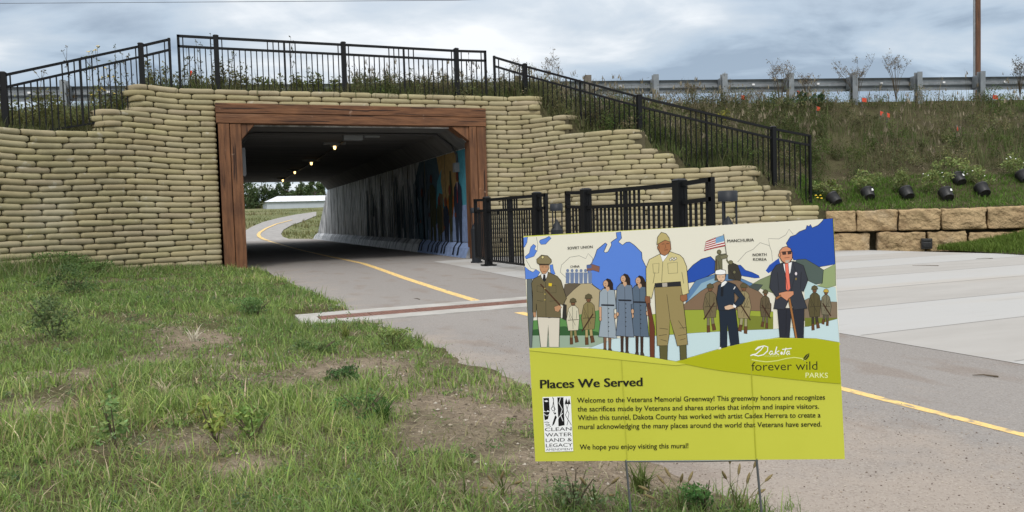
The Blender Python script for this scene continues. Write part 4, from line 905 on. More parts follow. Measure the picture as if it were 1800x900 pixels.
for q in ([(724,256),(758,252),(756,304),(728,306),(724,256)],[(804,252),(856,246),(858,304),(808,308),(804,252)],[(778,246),(772,352)],[(736,300),(726,360)],[(880,300),(890,360)],[(816,548),(800,420)],[(760,600),(806,606)],[(756,640),(800,634)],[(868,600),(906,596)],[(860,640),(906,632)],[(862,560),(892,606)],[(766,660),(800,670)],[(870,664),(900,656)]): ln(q,K,2)
for dx in (0,9,18,27): el(820+dx,232-(dx%2)*6,6,7,(226,220,204),out=K)
ln([(772,150),(786,148)],K,2.6); ln([(796,148),(812,146)],K,2.6); ln([(786,182),(806,180)],(96,40,34),3); ln([(790,150),(795,170),(786,172)],K,1.6); el(754,168,5,10,(166,112,74),out=K)
# sailor
pg([(1080,500),(1168,500),(1180,600),(1188,692),(1142,696),(1124,580),(1122,700),(1086,708),(1086,600)],(30,40,54),out=K)
pg([(1076,372),(1112,346),(1166,366),(1220,440),(1204,470),(1166,492),(1162,470),(1186,436),(1160,408),(1164,502),(1078,506),(1066,440)],(34,46,62),out=K)
pg([(1094,356),(1112,346),(1124,352),(1106,372),(1090,380)],(232,232,230)); pg([(1090,380),(1104,372),(1102,430),(1088,430)],(22,26,34))
pg([(1066,308),(1112,308),(1112,338),(1096,356),(1076,346),(1068,330)],(214,180,152),out=K,ow=2); pg([(1058,304),(1062,290),(1088,284),(1114,290),(1116,310),(1088,314),(1060,312)],(238,238,236),out=K)
pg([(1108,484),(1136,474),(1166,478),(1164,492),(1130,502),(1112,500)],(214,180,152),out=K,ow=2); pg([(1158,470),(1172,482),(1168,492),(1154,484)],(236,236,236)); ln([(1158,392),(1166,378)],(226,226,226),5); pg([(1078,706),(1090,700),(1092,712),(1076,714)],(226,226,226))
ln([(1076,326),(1086,326)],K,2); ln([(1096,326),(1106,326)],K,2); ln([(1084,344),(1096,344)],(120,60,50),2); pg([(1110,308),(1118,312),(1114,328)],(90,70,50))
# elder in a dark suit
pg([(1392,492),(1536,494),(1532,656),(1488,656),(1466,540),(1456,656),(1406,656)],(40,42,52),out=K)
pg([(1386,262),(1430,246),(1480,242),(1532,264),(1556,342),(1532,404),(1520,400),(1552,494),(1480,502),(1458,440),(1430,500),(1372,496),(1384,430),(1350,382),(1360,300)],(54,57,66),out=K,ow=3)
pg([(1424,256),(1470,246),(1462,300),(1444,330),(1430,290)],(236,236,236)); pg([(1432,250),(1450,250),(1462,386),(1450,402),(1438,392),(1436,300)],(232,118,98),out=K,ow=2)
pg([(1402,214),(1404,186),(1420,168),(1440,162),(1462,172),(1472,196),(1472,226),(1458,248),(1438,254),(1416,240)],(206,142,108),out=K)
pg([(1416,190),(1438,188),(1440,206),(1420,208)],(70,48,44)); pg([(1446,188),(1468,184),(1468,202),(1448,206)],(70,48,44)); ln([(1404,194),(1470,186)],K,2.4); ln([(1430,224),(1458,220)],(110,60,50),2.4); pg([(1432,238),(1460,234),(1450,250),(1440,252)],(190,176,160)); el(1404,208,6,11,(206,142,108),out=K)
pg([(1400,412),(1440,402),(1478,402),(1480,420),(1452,442),(1444,454),(1420,436),(1402,428)],(206,142,108),out=K,ow=2.2); pg([(1382,436),(1410,420),(1414,430),(1388,448)],(150,100,60),out=K,ow=1.8)
pg([(1450,442),(1462,440),(1500,654),(1488,654)],(160,108,62),out=K,ow=2)
for q in ([(1420,256),(1438,330),(1450,402)],[(1476,246),(1490,300),(1466,400)],[(1392,300),(1400,400)],[(1520,300),(1516,392)],[(1440,500),(1438,640)]): ln(q,(24,24,28),2)
el(1492,308,6,9,(224,214,220)); el(1492,336,4,7,(140,120,60))
# lime hills of the lower half
pg([(64,708),(130,704),(300,706),(450,714),(600,736),(750,762),(850,780),(950,756),(1150,694),(1280,664),(1400,652),(1600,656),(1727,678),(1729,690),(850,800),(64,720)],(198,200,72))
pg([(752,158),(850,130),(1000,86),(1100,62),(1200,48),(1290,42),(1400,42),(1480,48),(1558,60),(1568,265),(1480,258),(1400,250),(1300,240),(1200,228),(1100,216),(1000,204),(900,188),(800,168)],(172,176,22),Zf=ZB)
# faint flute creases where the stake runs inside the board
ln([(485,150),(512,640)],(176,178,60),5,ZB); ln([(1122,120),(1150,640)],(168,170,48),5,ZB)
# ---- lettering
def text(body,p0,p1,hpx,rgb,Zf=ZB,bold=0.0,cap=None,target=None,lay=None,shear=0,col_key=None):
    cu=bpy.data.curves.new('t','FONT'); cu.body=body; cu.size=1; cu.resolution_u=3; cu.shear=shear
    ob=bpy.data.objects.new('t',cu); COL.objects.link(ob); dg=bpy.context.evaluated_depsgraph_get(); me=bpy.data.meshes.new_from_object(ob.evaluated_get(dg))
    bpy.data.objects.remove(ob); bpy.data.curves.remove(cu)
    v=np.array([q.co for q in me.vertices]); x0,x1=v[:,0].min(),v[:,0].max(); ch=.72
    p0=np.array(p0,float);p1=np.array(p1,float); d=p1-p0; nrm=np.array([d[1],-d[0]])/np.linalg.norm(d)
    LAY[0]+=1; l=LAY[0]*.20 if lay is None else lay
    vs=[S(*Zf(*(p0+d*(a-x0)/(x1-x0)+nrm*(b/ch*hpx))),l) for a,b,_ in v]
    (target or art).add(vs,[tuple(p.vertices) for p in me.polygons],sm(rgb))
    if bold>0:
        for k_ in (1,2):
            sx=d/np.linalg.norm(d)*hpx/ch*bold*1.5*k_
            (target or art).add([S(*Zf(*(p0+sx+d*(a-x0)/(x1-x0)+nrm*(b/ch*hpx))),l+.1*k_) for a,b,_ in v],[tuple(p.vertices) for p in me.polygons],sm(rgb))
    bpy.data.meshes.remove(me)
art_layers=art
def newpart(name):
    global art
    used=sorted(set(art.m)); mats_=[None]*len(SM)
    for k,(i,mm_) in SM.items(): mats_[i]=mm_
    o=art.build(name,mats_,sg,fixn=False); art=MB(); return o
for body,p0,p1,hh in (('SOVIET UNION',(268,178),(402,170),14),('CHINA',(282,276),(332,274),12),('MANCHURIA',(1124,140),(1266,134),16),('NORTH',(1260,214),(1334,212),15),('KOREA',(1262,238),(1334,238),15)):
    text(body,p0,p1,hh,(40,38,34),ZA,bold=.012)
newpart('artwork')
DK=(30,30,26)
text('Places We Served',(83,288),(586,276),44,DK,bold=.022)
newpart('title_text')
for body,p0,p1 in (('Welcome to the Veterans Memorial Greenway! This greenway honors and recognizes',(266,359),(1490,343)),('the sacrifices made by Veterans and shares stories that inform and inspire visitors.',(268,402),(1460,388)),('Within this tunnel, Dakota County has worked with artist Cadex Herrera to create a',(270,445),(1468,431)),('mural acknowledging the many places around the world that Veterans have served.',(272,489),(1473,476)),('We hope you enjoy visiting this mural!',(279,590),(815,583))):
    text(body,p0,p1,26,DK,bold=.006)
newpart('body_text')
# park logo
text('forever wild',(1127,201),(1453,196),44,(52,54,22),bold=-.004); text('PARKS',(1394,235),(1504,236),26,(226,230,170),bold=.004)
Wt=(240,242,236)
ln([(1128,122),(1150,118),(1172,100),(1186,82),(1178,80),(1160,90),(1146,98)],Wt,5,ZB); ln([(1146,98),(1160,84),(1190,78),(1208,84),(1206,104),(1186,122),(1160,128),(1136,122),(1122,126)],Wt,5,ZB)
ln([(1232,106),(1222,104),(1214,116),(1222,122),(1232,112),(1234,122)],Wt,5,ZB); ln([(1252,82),(1242,122)],Wt,5,ZB); ln([(1264,102),(1246,112),(1262,122)],Wt,5,ZB); el(1276,114,6,8,Wt,ZB); ln([(1298,88),(1286,122)],Wt,5,ZB); ln([(1278,96),(1326,90)],Wt,4.5,ZB); ln([(1316,106),(1306,104),(1298,116),(1304,122),(1314,112),(1316,122)],Wt,4.5,ZB)
text('COUNTY',(1192,132),(1268,132),7,(214,220,150))
ln([(1128,146),(1160,152),(1200,157),(1250,152),(1300,140),(1340,135),(1375,140),(1392,152)],(216,222,140),4,ZB)
pg([(1384,152),(1384,136),(1396,122),(1413,114),(1412,130),(1402,144)],(58,60,26),ZB); ln([(1386,150),(1408,120)],(170,174,40),1.6,ZB)
newpart('park_logo')
# funding logo: black and white nature panel over lettering
pg([(95,331),(234,327),(247,598),(108,602)],(236,238,238),ZB)
Bk=(18,18,20)
pg([(99,336),(127,335),(131,402),(120,396),(114,404),(102,398)],Bk,ZB); pg([(101,404),(130,404),(122,440),(106,446)],Bk,ZB); pg([(168,333),(198,332),(204,470),(174,476)],Bk,ZB)
ln([(150,340),(144,332),(150,345),(146,372),(138,388),(146,400),(158,392),(152,376),(140,384)],Bk,3,ZB); ln([(148,340),(154,396),(150,410)],Bk,3,ZB); el(157,412,5,5,Bk,ZB)
pg([(158,420),(166,430),(152,466),(142,474),(146,456)],Bk,ZB); pg([(212,336),(222,366),(204,366)],Bk,ZB); pg([(226,338),(234,366),(218,366)],Bk,ZB)
ln([(210,366),(218,396),(208,420),(222,446),(216,470)],Bk,2.6,ZB); ln([(224,366),(216,392),(226,412),(220,440),(238,470)],Bk,2.6,ZB); ln([(184,334),(176,360),(192,390),(184,420),(196,450)],(236,238,238),3,ZB); ln([(160,470),(176,430),(196,410)],(236,238,238),3,ZB)
for q in ((104,456),(108,466),(112,474)): ln([(q[0],q[1]),(q[0]+14,q[1]-2),(q[0]+24,q[1]+2)],Bk,3,ZB)
pg([(102,350),(116,346),(124,352),(112,356)],(236,238,238),ZB); ln([(100,412),(116,424),(130,416)],(236,238,238),3,ZB)
text('CLEAN',(107,500),(238,496),18,Bk,bold=.006); text('WATER',(109,527),(240,523),18,Bk,bold=.006); text('LAND &',(111,553),(240,549),18,Bk,bold=.006); text('LEGACY',(112,579),(243,575),18,Bk,bold=.006); text('AMENDMENT',(112,596),(245,593),11,(70,70,72))
newpart('funding_logo')
# wire stake
def Sb(px,py,b=.0045): return S(px,py)-nv*b
m=MB(); rw=.0024
for top_,bot_ in (((1100,808),(1111,925)),((1330,806),(1341,925))):
    a=S(*top_)-nv*.002; b=S(*bot_)-nv*.002; a2=a+(a-b)*1.8; dn=b+(b-a)*.6
    m.tube([a+(a-b)*.0,dn],rw,8)
a=S(1100,811)-nv*.002;b=S(1330,809)-nv*.002; m.tube([a,(a+b)/2+np.array([0,0,-.0012]),b],rw,8)
m.build('wire_stake',MT['wire'],sg)
# ================================================================== VEGETATION
def blades(base,hgt,wid,lean,az,col,segs=3,curl=.5,r=None):
    n=len(base); ts=np.linspace(0,1,segs+1); d=np.stack([np.cos(az),np.sin(az)],1); side=np.stack([-np.sin(az+rng.normal(size=n)*.6),np.cos(az+rng.normal(size=n)*.6)],1)
    VV=[]
    for i,t in enumerate(ts):
        off=lean*(t**1.8); z=hgt*(t-.0)*(1-curl*.5*np.clip(lean/hgt,0,1.6)*t)
        c=np.stack([base[:,0]+d[:,0]*off,base[:,1]+d[:,1]*off,base[:,2]+z],1); wv=wid*(1-t**1.5)*.5
        if i<segs:
            sv=np.c_[side*wv[:,None],np.zeros(n)]; VV+= [c-sv,c+sv]
        else: VV.append(c)
    V=np.stack(VV,1); k=V.shape[1]; tri=[]
    for i in range(segs-1): tri+=[(2*i,2*i+1,2*i+3),(2*i,2*i+3,2*i+2)]
    i=segs-1; tri.append((2*i,2*i+1,2*i+2)); tri=np.array(tri)
    T=(np.arange(n)[:,None,None]*k+tri[None]).reshape(-1,3)
    shade=np.ones(k)
    C_=np.repeat(col[:,None,:],k,1)*shade[None,:,None]
    return V.reshape(-1,3),T,C_.reshape(-1,3)
class Acc:
    def __init__(s): s.V=[];s.T=[];s.C=[];s.n=0
    def add(s,V,T,C_):
        if T.shape[1]==4: T=np.vstack([T[:,[0,1,2]],T[:,[0,2,3]]])
        s.V.append(V);s.T.append(T+s.n);s.C.append(C_);s.n+=len(V)
    def build(s,name,m_,parent=None): return tri_mesh(name,np.vstack(s.V),np.vstack(s.T),m_,np.vstack(s.C),parent)
greens=np.array([(.155,.258,.06),(.20,.305,.075),(.128,.228,.06),(.235,.312,.10),(.19,.26,.10)]); drys=np.array([(.38,.33,.20),(.30,.27,.15),(.46,.41,.28),(.25,.24,.11)])
def pickcol(n,pd):
    g=greens[rng.integers(0,len(greens),n)]; dcol=drys[rng.integers(0,len(drys),n)]; m_=rng.random(n)<pd
    return np.where(m_[:,None],dcol,g)*(.72+.56*rng.random(n))[:,None]
# lawn tufts: placed evenly per picture area, i.e. denser close by
A=Acc()
def tufts(N,ymin,ymax,xmin,hs,ws,per,seed,spread,power=1.0):
    r=np.random.default_rng(seed)
    y=ymin*(ymax/ymin)**(r.random(N)**power); x=xmin(y)+(edge_x(y)+.10-xmin(y))*r.random(N)
    ba_=bare_amt(x,y); dens=fbm(x,y,1.7,51); ok=(r.random(N)<(1-ba_*1.05)*np.clip(2.6*dens-.72,0.05,1)); 
    ok&=~((np.abs(y-(7.36+.083*(x-.77)+.35))<.47)&(x>.70-.1*r.random(N)))
    x,y=x[ok],y[ok]; n=len(x); hm=(.25+1.35*fbm(x,y,1.6,61))*(.6+.8*r.random(n)**2); tone=fbm(x,y,.6,71); dry=np.clip((fbm(x,y,1.1,81)-.45)*1.3,0.04,.5)
    X=np.repeat(x,per)+r.normal(size=n*per)*spread; Y=np.repeat(y,per)+r.normal(size=n*per)*spread
    Z=lawn_z(X,Y)-.004; nn=n*per
    hgt=hs*np.repeat(hm,per)*(.45+.8*r.random(nn)); lean=hgt*(.2+1.15*r.random(nn)**1.3); az=r.random(nn)*6.283
    hgt*=(1-.25*(lean/hgt>.9))
    c=pickcol(nn,np.repeat(dry,per)*.38); c*=np.repeat(1.06*(.62+.75*tone)*(.75+.5*r.random(n)),per)[:,None]; c*=np.stack([.9+.35*np.repeat(tone,per),np.ones(nn),.9+.2*np.repeat(tone,per)],1)
    wid=ws*(.6+.7*r.random(nn)); A.add(*blades(np.c_[X,Y,Z],hgt,wid,lean,az,c))
xl=lambda y:-.27*y-1.0-.05*y
tufts(11000,1.15,4.2,xl,.085,.0045,11,1,.024)
tufts(12000,3.6,9.5,xl,.085,.0075,9,2,.038)
tufts(9000,8.5,17.4,lambda y:np.minimum(xl(y),-4.5),.10,.014,8,3,.055,.8)
# rough growth along the foot of the left wall
r=np.random.default_rng(9); n=2600; s=r.uniform(.2,6.4,n); off=np.abs(r.normal(size=n))*.5+.10; p=wp(s)+wnorm(s)*off[:,None]
hgt=np.interp(s,[0,3.3,4.2,6.4],[.34,.30,.14,.10])*(.5+r.random(n))*np.clip(1.2-off*.5,.3,1); per=5; X=np.repeat(p[:,0],per)+r.normal(size=n*per)*.05;Y=np.repeat(p[:,1],per)+r.normal(size=n*per)*.05
hg=np.repeat(hgt,per)*(.4+.8*r.random(n*per)); A.add(*blades(np.c_[X,Y,lawn_z(X,Y)-.01],hg,.012*(.6+.8*r.random(n*per)),hg*r.random(n*per),r.random(n*per)*6.28,pickcol(n*per,.25)*.85))
# thatch: short flat blades, live and dead, matting the turf
n=26000; y=1.15*(11/1.15)**r.random(n); x=xl(y)+(edge_x(y)-xl(y))*r.random(n); ok_=bare_amt(x,y)<.45+.4*r.random(n); x,y=x[ok_],y[ok_]; n=len(x); k_=.5+.10*y
A.add(*blades(np.c_[x,y,lawn_z(x,y)+.003],(.006+.022*r.random(n))*k_**.5,.0042*k_,(.03+.06*r.random(n))*k_**.5,r.random(n)*6.28,pickcol(n,.42)*.72,segs=2,curl=0))
# straw litter lying in the turf
n=6500; y=1.2*(12/1.2)**r.random(n); x=xl(y)+(edge_x(y)-xl(y))*r.random(n); az=r.random(n)*6.28; ln_=.03+.10*r.random(n); ln_*=.7; base=np.c_[x,y,lawn_z(x,y)+.004+.012*r.random(n)]
A.add(*blades(base,.012+.03*r.random(n),.0022+.0009*y,ln_,az,drys[r.integers(0,4,n)]*(.5+.5*r.random(n))[:,None],curl=0))
# low leafy weeds mixed into the turf, and crumbs of dead leaf on the bare soil
for _ in range(1500):
    y=float(1.3*(16/1.3)**r.random()); x=float(np.array(xl(y))+(edge_x(y)-.02-xl(y))*r.random())
    if bare_amt(np.array(x),np.array(y))>.55 and r.random()<.8: continue
    k=(.55+.11*y); rad=r.uniform(.025,.075)*min(k,1.7); cl=np.array([(.15,.24,.07),(.11,.19,.06),(.19,.26,.09),(.14,.20,.10)][r.integers(0,4)]); P_=np.array([x,y,float(lawn_z(np.array(x),np.array(y)))+rad*.35])
    V,T,cc=leafcloud(int(r.integers(22,60)),P_,(rad,rad,rad*r.uniform(.5,1.2)),.007*k**.8,int(r.integers(1e6)),5,cl,.6); A.add(V,T,cc)
n=9000; y=1.2*(8/1.2)**r.random(n); x=xl(y)+(edge_x(y)+.05-xl(y))*r.random(n); b_=bare_amt(x,y)>.3; x,y=x[b_],y[b_]; n=len(x); az=r.random(n)*6.28
A.add(*blades(np.c_[x,y,lawn_z(x,y)+.004+.008*r.random(n)],.004+.010*r.random(n),.002+.0016*y*r.random(n),.008+.03*r.random(n),az,np.array([(.40,.35,.26),(.13,.10,.07),(.22,.18,.12),(.10,.08,.055)])[r.integers(0,4,n)],segs=2,curl=0))
o=A.build('lawn_grass',MT['grass']); o['kind']='stuff'; tag(o,'patchy green grass and straw on sandy soil left of the path','grass')
# fine gravel and crumbs scattered on the near path edge
r=np.random.default_rng(14); n=15000; y=1.2+4.6*r.random(n)**1.5; x=edge_x(y)-.45+r.random(n)**1.2*2.1; s=(.0010+.0034*r.random(n)**4)
octv=np.array([(1,0,0),(-1,0,0),(0,1,0),(0,-1,0),(0,0,1),(0,0,-1)],float); octf=np.array([(0,2,4),(2,1,4),(1,3,4),(3,0,4),(2,0,5),(1,2,5),(3,1,5),(0,3,5)])
V=octv[None]*s[:,None,None]*(.6+.8*r.random((n,6,1))); V[:,:,2]*=.6; zb=np.where(x<edge_x(y)-.02,lawn_z(x,y)+.004,.0); V+=np.stack([x,y,zb+s*.3],1)[:,None]; T=(np.arange(n)[:,None,None]*6+octf[None]).reshape(-1,3)
c=np.array([(.30,.24,.19),(.20,.16,.13),(.42,.37,.31),(.12,.09,.075)])[r.integers(0,4,n)]
MT['gravel']=mat('gravel',(.3,.25,.2),.95,attr='tint',spec=.1)
Vg,Tg,Cg=V.reshape(-1,3),T,np.repeat(c,6,0)
o=tri_mesh('gravel',Vg,Tg,MT['gravel'],Cg); o['kind']='stuff'
n=26000; y=1.2*(9/1.2)**r.random(n); x=xl(y)+(edge_x(y)-xl(y))*r.random(n); ok_=bare_amt(x,y)>.22+.25*r.random(n); x,y=x[ok_],y[ok_]; n=len(x); s_=(.0016+.008*r.random(n)**5)*(.7+.12*y)
V=octv[None]*s_[:,None,None]*(.5+.9*r.random((n,6,1))); V[:,:,2]*=.7; V+=np.stack([x,y,lawn_z(x,y)+(fbm(x,y,5,8)-.5)*.025+s_*.2],1)[:,None]; T=(np.arange(n)[:,None,None]*6+octf[None]).reshape(-1,3)
c=np.array([(.27,.225,.17),(.20,.165,.125),(.34,.29,.225),(.14,.115,.085),(.42,.38,.32)])[r.integers(0,5,n)]
o2=tri_mesh('soil_clods',V.reshape(-1,3),T,MT['gravel'],np.repeat(c,6,0)); o2['kind']='stuff'; tag(o2,'soil clods and grit on the bare patches of the lawn','soil'); tag(o,'fine gravel and soil crumbs spilled on the path edge','gravel')
# ---- slope vegetation
A=Acc(); r=np.random.default_rng(21)
wg=[(.10,.125,.04),(.135,.135,.055),(.17,.15,.08),(.075,.115,.03),(.22,.19,.115),(.12,.155,.045)]; wg=np.array(wg)
Ei=E[:MR+1]
def slope_pts(n,v0=0,v1=1,c0=2,c1=None):
    c1=c1 or nc-1; u=r.uniform(c0,c1-1.01,n); v=r.uniform(v0,v1,n)*(MR-1); i=np.floor(v).astype(int);j=np.floor(u).astype(int);fi=(v-i)[:,None];fj=(u-j)[:,None]
    P=(Ei[i,j]*(1-fj)+Ei[i,j+1]*fj)*(1-fi)+(Ei[i+1,j]*(1-fj)+Ei[i+1,j+1]*fj)*fi; return P,u,v/(MR-1)
nb=112
def weeds(n,per,h0,h1,w0,c0,c1,v0,v1,spread,colf,hf=None):
    P,u,v=slope_pts(n,v0,v1,c0,c1); hm=h0+(h1-h0)*fbm(P[:,0],P[:,1],.8,91)**1.2*(.6+.8*r.random(n))
    if hf is not None: hm=hm*hf(P,u,v)
    X=np.repeat(P,per,0); X[:,:2]+=r.normal(size=(n*per,2))*spread; tone=np.repeat(fbm(P[:,0]*1.0,P[:,1]*1.0+P[:,2],.7,95),per); dk=np.repeat(.7+.6*r.random(n),per)
    hg=np.repeat(hm,per)*(.35+.8*r.random(n*per)); c=colf(n*per,tone)*dk[:,None]
    A.add(*blades(X-np.array([0,0,.03]),hg,w0*(.5+r.random(n*per)),hg*(.1+.6*r.random(n*per)),r.random(n*per)*6.28,c))
def wcol(n,tone):
    a=wg[r.integers(0,len(wg),n)]; gr_=np.array((.065,.12,.028)); ds=np.array((.17,.155,.085)); k=np.clip((tone-.35)*2.2,0,1)[:,None]; m_=r.random((n,1))
    return .92*(a*.55+.45*(gr_*(1-k)+ds*k)*(.7+.6*m_))
planted=lambda P,u,v: np.where((u>104)&(v<.30),.28,1.0)
weeds(6500,7,.15,.75,.014,52,142,0.0,1.0,.09,wcol,planted)
weeds(2600,7,.15,.60,.014,2,56,0.0,1.0,.08,wcol)
weeds(1500,6,.10,.34,.011,4,112,0.0,.05,.05,wcol)
# lush short grass over the planted ledge with the pots
weeds(6500,8,.08,.20,.011,108,141,.0,.25,.05,lambda n,t: np.array((.105,.20,.03))*(.6+.7*r.random((n,1))))
# fringe against the sky along the crest
weeds(1500,6,.12,.42,.010,2,142,.93,1.0,.08,lambda n,t: np.array((.135,.125,.06))*(.6+.7*r.random((n,1))))
# stands of tall thin stems with pale seed heads, rooted singly across the bank
P,u,v=slope_pts(900,.1,1.0,54,141); k_=(u<106)|(v>.34); P=P[k_]; n=len(P); hg=.35+.75*r.random(n)**1.5; az=r.random(n)*6.28; ln2=hg*(.05+.35*r.random(n))
for q_ in range(3): A.add(*blades(P+r.normal(size=(n,3))*np.array([.06,.06,0]),hg*(.7+.4*r.random(n)),np.full(n,.014),ln2,az+r.normal(size=n)*.6,np.array((.17,.145,.09))*(.5+.9*r.random((n,1)))))
tip_=P+np.c_[np.cos(az)*ln2,np.sin(az)*ln2,hg*.86]
for q_ in range(4): A.add(*blades(tip_-np.array([0,0,.10])+r.normal(size=(n,3))*.025,np.full(n,.13),np.full(n,.03),np.full(n,.05),r.random(n)*6.28,np.array((.24,.205,.14))*(.5+.9*r.random((n,1)))))
# leafy clumps
for _ in range(1350):
    P,u,v=slope_pts(1,.03,.98,54,140); P=P[0]
    if u[0]>104 and v[0]<.25: continue
    wsc=.82; tn_=fbm(np.array(P[0]),np.array(P[1]+P[2]),.7,95); cl=(wg[r.integers(0,len(wg))]*.5+.5*(np.array((.075,.125,.03)) if tn_<.5 else np.array((.15,.145,.075))))*r.uniform(.45,1.2)*(.65+.7*float(fbm(np.array(P[0]),np.array(P[1]+P[2]),.45,44))); rad=r.uniform(.16,.48); V,T,cc=leafcloud(int(190*r.uniform(.6,1.5)),P+np.array([0,0,rad*.55]),(rad,rad,rad*.95),.021,int(r.integers(1e6)),5,cl,.6); A.add(V,T,cc)
SWA=A
A=Acc(); fx_a,fy_a=FG
def inpath(x,y):
    xl_=np.interp(y,[p[1] for p in Lw],[p[0] for p in Lw]); xr_=np.interp(y,[p[1] for p in Rw],[p[0] for p in Rw]); return (x>xl_-.1)&(x<xr_+.1)
ok_=~inpath(fx_a,fy_a); fx_a,fy_a=fx_a[ok_],fy_a[ok_]; n=len(fx_a); fz_=far_z(fy_a)-.05-.0009*np.clip(fy_a-118,0,999)**1.6; tn=fbm(fx_a,fy_a,.18,66); tall=np.clip((tn-.35)*2.5,.15,1)
hg=.55*tall*(.4+.8*r.random(n)); A.add(*blades(np.c_[fx_a,fy_a,fz_],hg,.05+.06*r.random(n),hg*.5*r.random(n),r.random(n)*6.28,(np.array((.10,.15,.04))[None]*(1-tall[:,None])+np.array((.235,.20,.10))[None]*tall[:,None])*(.6+.7*r.random((n,1)))))
o=A.build('far_field_grass',MT['grass']); o['kind']='stuff'; tag(o,'tall dry grass in the field beyond the tunnel','grass')
A=SWA
o=A.build('slope_weeds',MT['grass']); o['kind']='stuff'; tag(o,'tall olive and brown weeds covering the embankment slope','weeds')
A=Acc()
P,u,v=slope_pts(5200,.0,.33,103,141); k_=((v<.05)|(v>.20))|(u<109); P=P[k_]; n=len(P); A.add(*blades(P+np.array([0,0,.01]),.02+.08*r.random(n),np.full(n,.010),.08+.22*r.random(n),r.random(n)*6.28,np.array((.30,.25,.17))*(.5+.9*r.random((n,1))),curl=0))
o=A.build('straw_mulch',MT['grass']); o['kind']='stuff'; tag(o,'dead straw and mulch around the planted ledge','straw')
# ---- leafy growth behind the railing on top of the wall
A=Acc()
def wild(n,xr,yr,hr,c,leaf=.05):
    for _ in range(n):
        x=r.uniform(*xr);y=r.uniform(*yr);z=slope_z(x,y) or 3.6; h=r.uniform(*hr); P=np.array([x,y,z])
        m_=8; A.add(*blades(np.repeat([P],m_,0)+r.normal(size=(m_,3))*np.array([.05,.05,0]),h*(.5+.6*r.random(m_)),np.full(m_,.012),h*.25*r.random(m_),r.random(m_)*6.28,np.array(c)*(.7+.6*r.random((m_,1)))))
        V,T,cc=leafcloud(int(55*h/.4),P+np.array([0,0,h*.5]),(.16,.16,h*.55),leaf,int(r.integers(1e6)),6,c,.6); A.add(V,T,cc)
wild(70,(1.0,4.2),(17.75,19.0),(.25,.62),(.125,.145,.045),.04); wild(60,(4.2,6.8),(17.75,19.2),(.22,.55),(.12,.125,.05),.04); wild(36,(-1.2,1.0),(17.75,19.0),(.25,.75),(.14,.14,.06),.035)
for _ in range(80):
    s=r.uniform(2.0,4.9); p=wp(s)-wnorm(s)*r.uniform(.3,1.6); wild(1,(p[0]-.01,p[0]+.01),(p[1]-.01,p[1]+.01),(.25,.8),(.15,.16,.06),.035)
o=A.build('wall_top_weeds',MT['grass']); o['kind']='stuff'; tag(o,'leafy green weeds growing behind the railing on the wall top','weeds')
# ---- individual plants
def plantname(label,loc,group,cat='plant',name='tall_weed'): return thing(name,label,cat,tuple(loc),group)
def seedshrub(px,py,H_,label,wd=.5,n=11,col_=(.20,.165,.12),behind=False,tipn=60,density=1):
    """dry branching weed: stems fork and end in tiny seed heads"""
    P=slope_hit(px,py) if not behind else None
    if P is None: p=railp(px,py); P=np.array([*(p-rn*.35),3.85])
    t=plantname(label,P,'dry seedhead weeds against the sky'); rr=random.Random(int(px)); m_=MB(); tips=[]
    for i in range(n):
        an=rr.uniform(0,6.28); h=H_*rr.uniform(.65,1.0); sp_=wd*rr.uniform(.1,1); q=P+np.array([math.cos(an)*sp_,math.sin(an)*sp_,h]); mid=P*.45+q*.55+np.array([-math.cos(an)*sp_*.2,-math.sin(an)*sp_*.2,0])
        m_.tube([P,mid,q],[.008,.006,.002],4)
        for k in range(4):
            f=rr.uniform(.45,.95); b=mid*(1-f)+q*f; a2=rr.uniform(0,6.28); l=H_*rr.uniform(.10,.26); e_=b+np.array([math.cos(a2)*l*.7,math.sin(a2)*l*.7,l*.8]); m_.tube([b,e_],[.004,.002],3)
            for j in range(3): g=rr.uniform(.3,1); tips.append(b*(1-g)+e_*g)
    m_.build('stem',mat_stem,t,fixn=False)
    tips=np.array(tips); n2=len(tips)*3; c=np.repeat(tips,3,0)+np.random.default_rng(int(px)).normal(size=(n2,3))*.03; R_=np.random.default_rng(int(px)+1)
    a=R_.normal(size=(n2,3))*.014;b=R_.normal(size=(n2,3))*.014; V=np.stack([c-a,c+b,c+a],1).reshape(-1,3)
    tri_mesh('seed_head',V,np.arange(n2*3).reshape(-1,3),MT['leaf'],np.repeat(np.array(col_)*(.7+.6*R_.random((n2,1))),3,0),t)
mat_stem=mat('dry_stem',(.115,.09,.06),.9,noise=8)
seedshrub(1372,192,1.30,'widest pale dry weed in front of the guardrail, on the leftmost thicket',.55,14)
seedshrub(1418,190,1.05,'shorter dry weed just right of the widest one by the guardrail',.4,9)
seedshrub(1506,182,1.15,'dry brown weed thicket below the guardrail post left of the tall clear one',.6,14)
seedshrub(1562,176,1.25,'single tall dry weed with an open round head above the guardrail',.42,11)
seedshrub(1777,172,1.02,'dark dry bushy weed at the right end of the guardrail',.5,13,(.10,.085,.06))
seedshrub(972,152,1.25,'thin dry weed above the sloping railing, right of the wall top',.5,9)
seedshrub(912,158,1.15,'sparse dry weed rising behind the gap in the railing',.3,6)
seedshrub(1330,196,.55,'low dry weed tuft along the crest left of the orange flags',.4,8)
seedshrub(1210,182,.5,'small dry weed under the guardrail between grey posts',.4,8)
